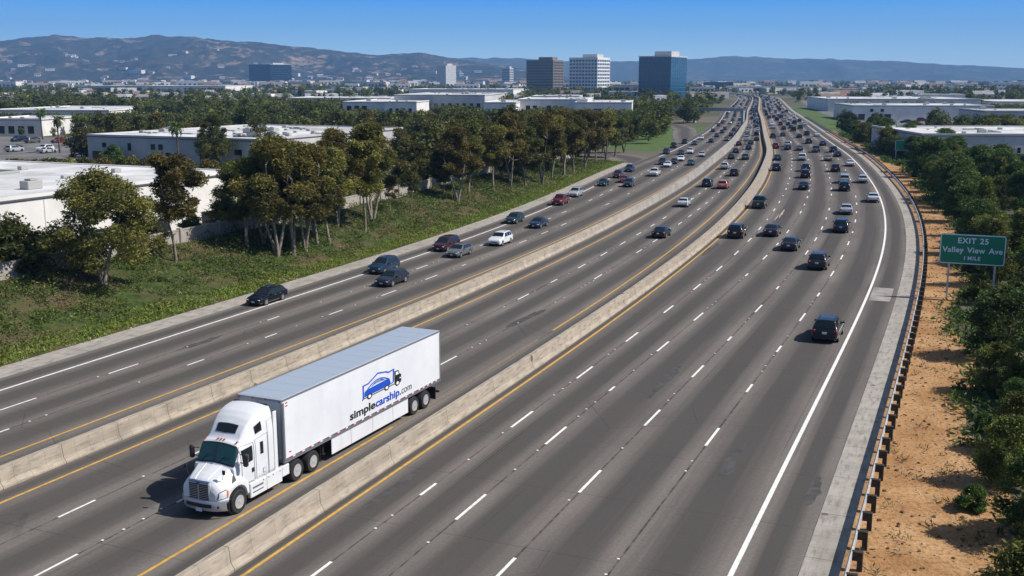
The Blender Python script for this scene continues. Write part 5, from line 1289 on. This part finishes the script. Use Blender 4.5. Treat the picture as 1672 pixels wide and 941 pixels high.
TP['bush'] = [tree_proto(51, 4, 5.0, 'round', 44, 11500, .28, .42, 'leaf_dark', 'bark_dark', .10, 3, .75, .15, .2), tree_proto(52, 4, 4.6, 'round', 40, 10500, .28, .42, 'leaf_green', 'bark_dark', .08, 3, .72, .15, .2), tree_proto(53, 5, 4.2, 'cone', 40, 8200, .27, .28, 'leaf_dark', 'bark_dark', .08, 1, .6, .35, .2)]
TP['right'] = [tree_proto(61, 7, 6.4, 'round', 66, 19000, .24, .42, 'leaf_right', 'bark_dark', .10, 2, .82, .1, .2), tree_proto(62, 7, 5.6, 'round', 58, 17000, .24, .42, 'leaf_green', 'bark_dark', .10, 2, .80, .1, .2), tree_proto(63, 7, 4.8, 'cone', 60, 17000, .24, .36, 'leaf_right', 'bark_dark', .06, 1, .72, .25, .2)]
TP['palm'] = [palm_proto(71, 8.0)]
PROTO_H = dict(euc=10, broad=10, slim=10, bush=4, right=7, palm=9.2)
PLANTED = []
def plant(kind, i, x, y, z, H, label, name, group=None, wk=1.0, cat='tree', rz=None):
    tm, cm = TP[kind][i % len(TP[kind])]; k = H / PROTO_H[kind]
    root = empty(name, (x, y, z), random.random() * 6.28 if rz is None else rz); root.scale = (k * wk, k * wk, k)
    tag(root, label, cat, group)
    obj_from('trunk', tm, root); obj_from('crown', cm, root); PLANTED.append((x, y, 2.0 * k * wk)); return root
def plant_px(kind, i, u, v, vtop, label, name, group=None, wk=1.0, cat='tree'):
    p = gpz(u, v); d = p[1] * CP + (CAMH - p[2]) * SP
    H = (v - vtop) * d / F * 1.03; return plant(kind, i, p[0], p[1], p[2] - .05, H, label, name, group, wk, cat)
GS = 'trees on the planted bank'
plant_px('broad', 0, 172, 468, 282, 'broad spreading tree on the bank, largest crown at the left end', 'broadleaf_tree', GS, 1.0)
plant_px('euc', 1, 286, 430, 256, 'upright eucalyptus with a thin pale trunk right of the broad tree', 'eucalyptus_tree', GS, 1.05)
plant_px('euc', 2, 452, 420, 226, 'tall eucalyptus with twin pale trunks at the head of the dense clump', 'eucalyptus_tree', GS, 1.0)
plant_px('euc', 0, 478, 416, 240, 'dense olive eucalyptus just right of the twin pale trunks', 'eucalyptus_tree', GS, 1.15)
plant_px('euc', 3, 520, 400, 248, 'dark eucalyptus at the middle of the dense clump', 'eucalyptus_tree', GS, 1.1)
plant_px('euc', 0, 553, 372, 218, 'eucalyptus standing behind the dense clump against the white roof', 'eucalyptus_tree', GS, 1.0)
plant_px('euc', 1, 596, 378, 234, 'dark trunked eucalyptus left of the leaning pale trunk', 'eucalyptus_tree', GS, 1.0)
plant_px('euc', 2, 608, 367, 204, 'tallest eucalyptus with a leaning pale trunk above the bank', 'eucalyptus_tree', GS, .95)
plant_px('slim', 0, 672, 345, 268, 'slim young tree between the leaning eucalyptus and the pale lone one', 'young_tree', GS)
plant_px('slim', 1, 640, 352, 292, 'small thin tree in front of the boundary wall', 'young_tree', GS)
plant_px('euc', 0, 747, 331, 212, 'lone eucalyptus with a straight pale trunk on the open grass', 'eucalyptus_tree', GS, 1.1)
plant_px('euc', 3, 766, 319, 222, 'dark eucalyptus right behind the lone pale trunk', 'eucalyptus_tree', GS, 1.0)
for k, (u, v, vt) in enumerate([(405, 402, 262), (432, 398, 238), (500, 410, 236), (536, 396, 246), (722, 318, 246)]):
    plant_px('euc', (3, 0, 2, 1, 3, 1, 0, 3, 0)[k], u, v, vt, f'{ordw(k)} filler eucalyptus among the tall bank trees, counted from the left end', 'eucalyptus_tree', 'trees on the planted bank', 1.1)
seq = ['first', 'second', 'third', 'fourth', 'fifth', 'sixth', 'seventh', 'eighth', 'ninth', 'tenth', 'eleventh', 'twelfth', 'thirteenth', 'fourteenth', 'fifteenth']
for k, (u, v, vt) in enumerate([(806, 312, 208), (832, 306, 190), (858, 306, 200), (884, 300, 186), (902, 292, 192), (922, 287, 184), (938, 282, 190), (956, 275, 182), (972, 268, 186), (988, 262, 184), (1003, 257, 190), (1018, 250, 196)]):
    plant_px('euc', k * 3 + 1, u, v, vt, f'{seq[k]} eucalyptus of the close row by the ramp, counted from the lone one', 'eucalyptus_tree', GS, 1.05)
for k, (u, v, vt) in enumerate([(818, 292, 200), (846, 286, 188), (872, 280, 184), (896, 274, 182), (918, 268, 180), (940, 262, 184), (962, 256, 186), (984, 250, 188)]):
    plant_px('broad', k, u, v, vt, f'{seq[k]} dark tree of the rear row behind the ramp eucalyptuses', 'broadleaf_tree', 'rear row behind the ramp eucalyptuses', .75)
# shrubs under and behind the wall
for k, (u, v, vt) in enumerate([(14, 462, 352), (40, 446, 372), (62, 440, 385), (100, 434, 372), (140, 430, 370), (205, 416, 362), (240, 408, 358), (325, 395, 350), (362, 372, 318), (392, 368, 325), (420, 360, 330), (455, 372, 325), (500, 360, 318), (560, 345, 300), (640, 322, 290), (690, 312, 283), (716, 300, 276), (790, 300, 270), (815, 290, 262), (250, 425, 385), (300, 400, 362)]):
    sg_ = min(np.arange(0, s_of_y(224), 1.0), key=lambda q: abs(proj(*at(q, wo(q) + 1.9, Hbank(q)))[0] - u)); pw = at(sg_, wo(sg_) + 1.5 + .9 * (k % 2), bank_z(sg_, wo(sg_) + 2)); dw = pw[1] * CP + (CAMH - pw[2]) * SP
    plant('bush', k, pw[0], pw[1], pw[2] - .05, max(1.6, (proj(*pw)[1] - vt) * dw / F), f'{seq[k] if k < 15 else ordw(k)} dense shrub along the boundary wall, counted from the left', 'shrub', 'shrubs along the boundary wall', 1.15, 'shrub')
for k, (u, v, vt) in enumerate([(662, 296, 232), (684, 300, 242), (700, 292, 236)]):
    plant_px('slim', 0, u, v, vt, ['fresh green pointed tree by the white warehouse corner', 'green feathery tree between pointed tree and corner', 'small green tree nearest the white warehouse corner'][k], 'young_tree', None, 1.3)
# yard trees and palms
for u, v, vt, lab in ((291, 272, 200, 'tall palm standing before the long grey warehouse'), (98, 250, 190, 'tall palm beside the parking lot left of the grey warehouse'), (70, 228, 178, 'palm beyond the parking lot near the left edge'), (225, 215, 172, 'short palm peeking over the tree belt')):
    plant_px('palm', 0, u, v, vt, lab, 'palm_tree', 'palms around the warehouses')
plant_px('broad', 1, 352, 276, 190, 'big dark tree in front of the long grey warehouse', 'broadleaf_tree', None, .85)
plant_px('slim', 0, 424, 268, 192, 'tall slender tree rising over the long warehouse roof', 'broadleaf_tree', None, 1.0)
plant_px('bush', 1, 186, 268, 238, 'round green bush against the grey warehouse wall', 'shrub', None, 1.2, 'shrub')
plant_px('euc', 0, 540, 300, 214, 'eucalyptus beside the front corner of the long warehouse', 'eucalyptus_tree', None, 1.0)
# right side: big shrubs and trees beyond the dirt strip
def right_row(o0, o1, s0, s1, gap, hlo, hhi, name, lab, group, kinds):
    s = s0; k = 0
    while s < s1:
        o = -random.uniform(o0, o1); p = at(s, o); H = random.uniform(hlo, hhi)
        d_ = p[1] * CP + CAMH * SP; ut_, vt_ = proj(p[0], p[1], H)
        if p[1] < 93 and ut_ - F * H * .42 / d_ < 1646 and ut_ + F * H * .42 / d_ > 1520 and vt_ < 462: H = min(H, (proj(p[0], p[1], 0)[1] - 462) * d_ / F)
        if p[1] < 240 and ut_ - F * H * .42 / d_ < 1480 and ut_ + F * H * .42 / d_ > 1448 and vt_ < 260 and proj(p[0], p[1], 0)[1] > 262: H = 0
        if H > .45 and not any(math.hypot(p[0] - q[0], p[1] - q[1]) < gap * .55 for q in PLANTED):
            kd, i = random.choice(kinds); plant(kd, i, p[0], p[1], -.05, H, f'{ordw(k)} {lab}', name, group, random.uniform(.9, 1.2), 'tree' if kd == 'right' else 'shrub'); k += 1
        s += gap * random.uniform(.75, 1.3) * (1 + max(0, s - 160) / 300)
K1 = [('right', 0), ('right', 1), ('right', 2), ('right', 1)]
right_row(8.8, 11.0, 20, 95, 5.0, 1.9, 4.6, 'bushy_tree', 'bushy tree along the near edge of the dirt, below the exit sign', 'bushy trees along the dirt strip', K1)
right_row(12.4, 16.0, 40, 112, 5.8, 2.8, 5.6, 'bushy_tree', 'bushy tree of the second rank behind the exit sign', 'bushy trees behind the exit sign', K1)
right_row(9.2, 12.4, 100, 440, 5.2, 3.8, 7.8, 'bushy_tree', 'tree of the front rank beyond the exit sign', 'trees beyond the exit sign', K1)
right_row(14, 21, 66, 400, 5.0, 4.2, 7.6, 'bushy_tree', 'tree of the middle rank right of the guardrail', 'middle rank right of the guardrail', K1)
right_row(23, 36, 90, 250, 6, 5, 6.5, 'bushy_tree', 'tree of the back rank before the right warehouses', 'back rank before the right warehouses', K1)
right_row(7.9, 9.4, 16, 300, 5, .5, 1.3, 'shrub', 'low shrub at the far rim of the orange dirt', 'low shrubs at the dirt rim', [('bush', 0), ('bush', 1)])

def inside(x, y, pad):
    for cx, cy, ux, uy, hl, hd in FOOT:
        dx, dy = x - cx, y - cy
        if abs(dx * ux[0] + dy * ux[1]) < hl + pad and abs(dx * uy[0] + dy * uy[1]) < hd + pad: return True
    return False
# ------------------------------------------------------------------ hills
LS = [(-400, 82), (-120, 70), (0, 66), (60, 60), (110, 55), (165, 59), (215, 64), (270, 58), (330, 60), (370, 67), (420, 70), (470, 74), (520, 78), (560, 81), (620, 86), (690, 85), (740, 93), (800, 101), (860, 110), (930, 122), (980, 128)]
RS_ = [(300, 108), (500, 102), (600, 98), (690, 95), (760, 94), (830, 94), (900, 98), (960, 101), (1040, 99), (1110, 95), (1180, 92), (1230, 94), (1290, 97), (1340, 96), (1400, 99), (1460, 100), (1530, 104), (1600, 107), (1672, 110), (1800, 108), (2000, 112)]
from mathutils import noise as mn
def hills(name, sky, dist, depth, nu, nd, mt, rough):
    us = np.linspace(sky[0][0], sky[-1][0], nu); P = []
    su, sv = zip(*sky)
    for u in us:
        top = (HOR - np.interp(u, su, sv)) / F * dist * CP + CAMH; a = (u - 836) / F; row = []
        for j in range(nd):
            t = j / (nd - 1)          # 0 foot .. 1 behind the ridge
            y = dist - depth + t * depth * 1.35; x = a * y
            e = min(1, t * 1.35); base = (e * e * (3 - 2 * e)) if t * 1.35 <= 1 else 1 - (t * 1.35 - 1) * 1.2
            n_ = mn.fractal(Vector((x * .0011 * rough, y * .0011 * rough, 3.1)), 1.0, 2.0, 6); rdg = 1 - abs(mn.fractal(Vector((x * .0016 * rough, y * .0009 * rough, 9.0)), .9, 2.1, 6))
            z = top * base * (1 + 0.0) + top * (.30 * n_ + .62 * (rdg - .75)) * (e * (1 - e) * 3.0 + .0) * (1 if t * 1.35 < 1 else 0) + (top * .05 * mn.fractal(Vector((x * .01, y * .003, 1)), 1, 2, 4) if e > .9 else 0)
            row.append((x, y, max(z, -3)))
        P.append(row)
    mb = MB(); mb.grid(P, 0); return tag(mb.build(name, mt, smooth=180), kind='structure')
def hill_mat(name, g0, g1, dry, lo, hi):
    m = mat(name, rough=1, spec=0); t = NT(m); p = t.pos()
    a = t.noise(p, .0035, 8, .68); b = t.noise(t.scale(p, 1, .4, 2.4), .017, 7, .75)
    col = t.mix(t.mapr(b, .35, .65), g0, g1); f = t.math('ADD', t.math('MULTIPLY', a, .55), t.math('MULTIPLY', b, .45))
    col = t.mix(t.mapr(f, lo, hi), col, dry)
    t.color(col); return m
LS = [(u, v + 5) for u, v in LS]; RS_ = [(u, v + 2) for u, v in RS_]
HL = hills('hills', LS, 6500, 2400, 420, 80, hill_mat('hill_brush', (.024, .030, .020), (.070, .062, .036), (.33, .22, .14), .535, .60), 1.0)
hills('hills', RS_, 9300, 2000, 220, 26, hill_mat('hill_far', (.045, .055, .04), (.09, .09, .06), (.20, .17, .12), .52, .68), .6)
# ------------------------------------------------------------------ far suburbs: single small houses and sheds
from mathutils.bvhtree import BVHTree
hb = BVHTree.FromPolygons([v.co for v in HL.data.vertices], [tuple(p.vertices) for p in HL.data.polygons])
def hz(x, y):
    h = hb.ray_cast(Vector((x, y, 2000)), Vector((0, 0, -1))); return max(0, h[0].z) if h[0] is not None else 0
def house_mesh(kind, wall, roof):
    b = MB()
    if kind == 'gable':
        b.box((0, 0, 1.6), (12, 9, 4.2), 0); b.add([(-6.5, -5.2, 3.6), (6.5, -5.2, 3.6), (6.5, 5.2, 3.6), (-6.5, 5.2, 3.6), (-6.5, 0, 6.2), (6.5, 0, 6.2)], [(0, 1, 5, 4), (2, 3, 4, 5), (1, 2, 5), (3, 0, 4), (3, 2, 1, 0)], 1)
        for x in (-3.6, 0, 3.6): b.box((x, -4.52, 2.0), (1.6, .1, 1.3), 2)
    else:
        b.box((0, 0, 2.6), (26, 15, 6.2), 0); b.box((0, 0, 5.80), (25.2, 14.2, .3), 1); b.box((4, 2, 6.4), (4, 3, 1.2), 2)
        for x in (-9, -4.5, 0, 4.5, 9): b.box((x, -7.52, 2.6), (2.4, .1, 1.6), 2)
    return b.mesh('house' if kind == 'gable' else 'flat_block', [M[wall], M[roof], M['win']])
HMS = [(house_mesh('gable', 'b_white', 'roof_r'), 'small white gabled house with brown roof', 'house'), (house_mesh('gable', 'b_cream', 'roof_g'), 'small cream gabled house with grey roof', 'house'), (house_mesh('flat', 'b_white', 'roof_w'), 'small white flat roofed block', 'flat_block'), (house_mesh('flat', 'b_cream', 'roof_w'), 'small cream flat roofed block', 'flat_block')]
nb = 0; HB = []; rg = random.Random(17)
for _ in range(6000):
    if nb >= 470: break
    q = rg.random()
    if q < .7: y = 800 * (4.2 ** rg.random()); x = y * rg.uniform(-.52, .50)
    else: y = rg.uniform(3600, 5300); x = y * rg.uniform(-.50, -.02)
    s, o = so(x, y)
    if y < SMAX and (-30 < o < 60) and 0 < s < SMAX - 5: continue
    if inside(x, y, 15): continue
    i = rg.choices([0, 1, 2, 3], [3, 3, 4, 2])[0] if y < 3600 else rg.choices([0, 1, 2], [3, 3, 2])[0]
    me, lab, nm = HMS[i]; sc_ = rg.uniform(.9, 1.5) * (1 if y < 2000 else 1.35)
    o_ = obj_from(nm, me, None, (x, y, hz(x, y) - .2), rg.uniform(-.5, .4), (sc_ * rg.uniform(.6, 1.25), sc_ * .8, sc_ * (1.1 if y > 1800 else .8)))
    where = 'on the foot of the brown hills' if y > 3600 else ('in the trees beyond the office towers' if x > -.05 * y and y > 1700 else ('among the far trees left of the towers' if x < 0 else 'among the far trees right of the highway'))
    tag(o_, lab + ' ' + where, 'house' if nm == 'house' else 'building', lab + 's ' + where); nb += 1
    if y < 3400:
        uu, vv = proj(x, y, 2.2); HB.append((y - 6, uu, vv, F * 13 * sc_ / y))
# mid-distance trees: the nearest ones singly, the rest as woodland
def inpoly(x, y, P):
    c = False; j = len(P) - 1
    for i in range(len(P)):
        if (P[i][1] > y) != (P[j][1] > y) and x < (P[j][0] - P[i][0]) * (y - P[i][1]) / (P[j][1] - P[i][1]) + P[i][0]: c = not c
        j = i
    return c
ROADPTS = np.concatenate([RAMP, RAMP2, FRONT])
def free(x, y, H):
    u, v = proj(x, y, 0)
    if u < -140 or u > 1790: return 0
    s, o = so(x, y)
    if 0 < s < SMAX - 2 and -14 < o < (58 if y < 300 else oLo(s) + 5): return 0
    if y < 300 and o > 0 and o < 62: return 0
    if y < 420 and o < 0 and o > -38 : return 0
    if inpoly(x, y, lotA) or inpoly(x, y, lotB) or inside(x, y, 3.0): return 0
    if ((ROADPTS - np.array([x, y]))**2).sum(1).min() < 49: return 0
    ut, vt = proj(x, y, H)
    wpx = F * H * .45 / y
    for yd, u0, u1, q1, q2, zc in BL:
        if y < yd and u0 - wpx < ut < u1 + wpx:
            vv = max(proj(q1[0], q1[1], zc)[1], proj(q2[0], q2[1], zc)[1]) if True else 0
            t = (u - proj(*q1, zc)[0]) / ((proj(*q2, zc)[0] - proj(*q1, zc)[0]) or 1); t = min(1, max(0, t)); q = q1 * (1 - t) + q2 * t; vv = proj(q[0], q[1], zc)[1]
            if vt < vv:      # would stand in front of the visible wall: grow it lower
                d = y * CP + CAMH * SP; H2 = (v - vv) * d / F
                H = min(H, H2)
    if y > 480:
        hit = HBA[(HBA[:, 0] > y) & (np.abs(HBA[:, 1] - ut) < HBA[:, 3] + wpx * .8)]
        if len(hit):
            vv = hit[:, 2].max()
            if vt < vv and rg.random() < .7: H = min(H, (v - vv) * (y * CP + CAMH * SP) / F)
    return H if H > 2.2 else 0
HBA = np.array(HB)
cand = []
cell = {}
def tryadd(x, y, H, gap):
    k = (int(x // 30), int(y // 30))
    for i in (-1, 0, 1):
        for j in (-1, 0, 1):
            for q in cell.get((k[0] + i, k[1] + j), ()):
                if (q[0] - x)**2 + (q[1] - y)**2 < gap * gap: return
    H = free(x, y, H)
    if H: cell.setdefault(k, []).append((x, y)); cand.append((x, y, H))
def dens(x, y): return .5 + .5 * math.sin(x * .011 + 1.3 * math.sin(y * .007)) * math.cos(y * .009 + x * .004)
for _ in range(9000):
    y = 150 + 450 * rg.random(); x = y * rg.uniform(-.56, .56); tryadd(x, y, rg.uniform(6, 10.5), 6.4)
for _ in range(9000):
    y = 600 + 900 * rg.random(); x = y * rg.uniform(-.53, .53)
    if rg.random() < .35 + .65 * dens(x, y): tryadd(x, y, rg.uniform(6, 10.5), 12)
for _ in range(6500):
    y = 1500 * (3.2 ** rg.random()); x = y * rg.uniform(-.52, .52)
    if rg.random() < .25 + .75 * dens(x * .5, y * .5): tryadd(x, y, rg.uniform(6, 10), 24)
cand.sort(key=lambda c: c[1])
TP['mid'] = [tree_proto(81, 9, 7.2, 'round', 40, 5200, .46, .55, 'leaf_dark', 'bark_dark', .18, 1, 1.1, .1), tree_proto(82, 9, 6.4, 'euc', 34, 4600, .46, .55, 'leaf_euc', 'bark', .2, 1, 1.1, 0), tree_proto(83, 9, 8.0, 'round', 44, 5600, .46, .55, 'leaf_dark', 'bark_dark', .15, 2, 1.15, .1), tree_proto(84, 9, 4.4, 'cone', 30, 4000, .42, .5, 'leaf_dark', 'bark_dark', .1, 1, .8, .2)]
PROTO_H['mid'] = 9
NSINGLE = 175
def zone(x, y):
    u, v = proj(x, y, 0)
    if u > 1250: return 'dark tree in the belt around the right warehouses'
    if y < 250: return 'dark tree of the belt behind the boundary wall and grey warehouse'
    if u < 420: return 'dark tree of the wood beyond the grey warehouse, toward the left edge'
    if u < 700: return 'dark tree of the wood before the white business park'
    return 'dark tree of the wood between business park and highway'
zc_ = {}
for i, (x, y, H) in enumerate(cand[:NSINGLE]):
    kind = rg.choices([0, 1, 2, 3], [4, 3, 4, 1.2])[0]; zl = zone(x, y); n_ = zc_.get(zl, 0); zc_[zl] = n_ + 1
    plant('mid', kind, x, y, ground_z(x, y) - .1, H, f'{ordw(n_) if n_ < 69 else "rearmost"} {zl}', 'broadleaf_tree', 'trees in the ' + zl.split(' of the ')[-1].split(' in the ')[-1], rg.uniform(.95, 1.25))
rest = cand[NSINGLE:]
def lowcloud(rows, nq, rel, rng, rz=.8):
    A = np.array(rows); n = len(A); k = np.repeat(np.arange(n), nq); H = A[k, 2]; Wd = H * rng.uniform(.62, .95, n)[k] / 2
    d = rng.normal(size=(len(k), 3)); d /= np.linalg.norm(d, axis=1)[:, None]; rad = rng.random(len(k))**.33
    lob = rng.normal(size=(n * 7, 3)) * .42; li = k * 7 + rng.integers(0, 7, len(k)); off_ = np.clip(lob[li], -.75, .75)
    P = d * rad[:, None] * .55 + off_
    C = np.stack([A[k, 0] + P[:, 0] * Wd, A[k, 1] + P[:, 1] * Wd, H * .55 + P[:, 2] * H * .42], 1); C[:, 2] = np.maximum(C[:, 2], H * .08)
    ti = np.clip(rng.random(n)[k] * .55 + .14 + .22 * rng.normal(size=n * 7)[li] + .12 * rng.normal(size=len(k)), 0, 1)
    return leaf_quads(C, H * rel, .62, rng, up=.1), ti
rw = np.random.default_rng(91)
n1 = [r for r in rest if r[1] < 520]; n2 = [r for r in rest if 520 <= r[1] < 1500]; n3 = [r for r in rest if r[1] >= 1500]
Vs, Ts = [], []
for rows, nq, rel in ((n1, 1300, .075), (n2, 420, .115), (n3, 90, .22)):
    if rows: v_, t_ = lowcloud(rows, nq, rel, rw); Vs.append(v_); Ts.append(t_)
print('TREES', len(cand), len(n1), len(n2), len(n3))
tag(obj_from('woodland', quad_mesh('woodland', np.concatenate(Vs), [M['leaf_dark']], tint=np.concatenate(Ts))), kind='stuff')

# ------------------------------------------------------------------ air, sky, sun, camera
hx = MB(); hx.box((0, 5500, 299), (16000, 12200, 600)); hz_o = hx.build('haze', []); tag(hz_o, kind='stuff')
hm = bpy.data.materials.new('haze'); hm.use_nodes = True; nt = hm.node_tree; nt.nodes.remove(nt.nodes['Principled BSDF'])
pv = nt.nodes.new('ShaderNodeVolumePrincipled'); pv.inputs['Color'].default_value = (.24, .52, 1, 1); pv.inputs['Density'].default_value = HAZE; pv.inputs['Anisotropy'].default_value = 0.0
nt.links.new(pv.outputs[0], nt.nodes['Material Output'].inputs['Volume']); hz_o.data.materials.append(hm); hm.cycles.homogeneous_volume = True if hasattr(hm.cycles, 'homogeneous_volume') else None

sd = Vector((math.cos(SUN_AZ) * math.cos(SUN_EL), math.sin(SUN_AZ) * math.cos(SUN_EL), math.sin(SUN_EL)))
sl = bpy.data.lights.new('sun', 'SUN'); sl.energy = SUN_E; sl.angle = R(.5); sl.color = (1, .955, .89)
so_ = bpy.data.objects.new('sun', sl); COL.objects.link(so_); so_.rotation_euler = (-sd).to_track_quat('-Z', 'Y').to_euler(); so_.location = (60, 0, 90)
w = bpy.data.worlds.new('World'); SC.world = w; w.use_nodes = True; nt = w.node_tree; bg = nt.nodes['Background']
sk = nt.nodes.new('ShaderNodeTexSky'); sk.sky_type = 'NISHITA'; sk.sun_disc = False; sk.sun_elevation = SUN_EL; sk.sun_rotation = math.pi / 2 - SUN_AZ; sk.altitude = 0; sk.air_density = 1.0; sk.dust_density = 1.0; sk.ozone_density = 1.0
tc = nt.nodes.new('ShaderNodeTexCoord'); sp = nt.nodes.new('ShaderNodeSeparateXYZ'); nt.links.new(tc.outputs['Generated'], sp.inputs[0])
mr = nt.nodes.new('ShaderNodeMapRange'); mr.inputs[1].default_value = .0; mr.inputs[2].default_value = .10; nt.links.new(sp.outputs[2], mr.inputs[0])
cr = nt.nodes.new('ShaderNodeValToRGB'); e = cr.color_ramp.elements
while len(e) < len(SKYR): e.new(.5)
for q, (p_, c_) in zip(e, SKYR): q.position = p_ * 10; q.color = (*c_, 1)
nt.links.new(mr.outputs[0], cr.inputs[0])
ml = nt.nodes.new('ShaderNodeVectorMath'); ml.operation = 'SCALE'; ml.inputs['Scale'].default_value = 1 / SKY_S; nt.links.new(cr.outputs[0], ml.inputs[0])
fd = nt.nodes.new('ShaderNodeMapRange'); fd.inputs[1].default_value = .08; fd.inputs[2].default_value = .30; nt.links.new(sp.outputs[2], fd.inputs[0])
mx = nt.nodes.new('ShaderNodeMix'); mx.data_type = 'RGBA'; nt.links.new(fd.outputs[0], mx.inputs[0]); nt.links.new(ml.outputs[0], mx.inputs[6]); nt.links.new(sk.outputs[0], mx.inputs[7])
nt.links.new(mx.outputs[2], bg.inputs[0]); bg.inputs[1].default_value = SKY_S
cam = bpy.data.cameras.new('camera'); co_ = bpy.data.objects.new('camera', cam); COL.objects.link(co_)
cam.sensor_fit = 'HORIZONTAL'; cam.sensor_width = 36; cam.lens = F / 1672 * 36; cam.clip_start = .5; cam.clip_end = 60000
co_.location = (0, 0, CAMH); co_.rotation_euler = (math.pi / 2 - PITCH, 0, 0); SC.camera = co_
SC.view_settings.view_transform = 'Standard'; SC.view_settings.look = 'None'; SC.view_settings.exposure = EXPO; SC.view_settings.gamma = 1
SC.render.engine = 'CYCLES'; SC.cycles.max_bounces = 5; SC.cycles.diffuse_bounces = 2; SC.cycles.glossy_bounces = 2; SC.cycles.transmission_bounces = 2; SC.cycles.volume_bounces = 0; SC.cycles.transparent_max_bounces = 4
SC.cycles.use_denoising = True; SC.cycles.sample_clamp_indirect = 6
try: SC.cycles.denoiser = 'OPENIMAGEDENOISE'
except Exception: pass
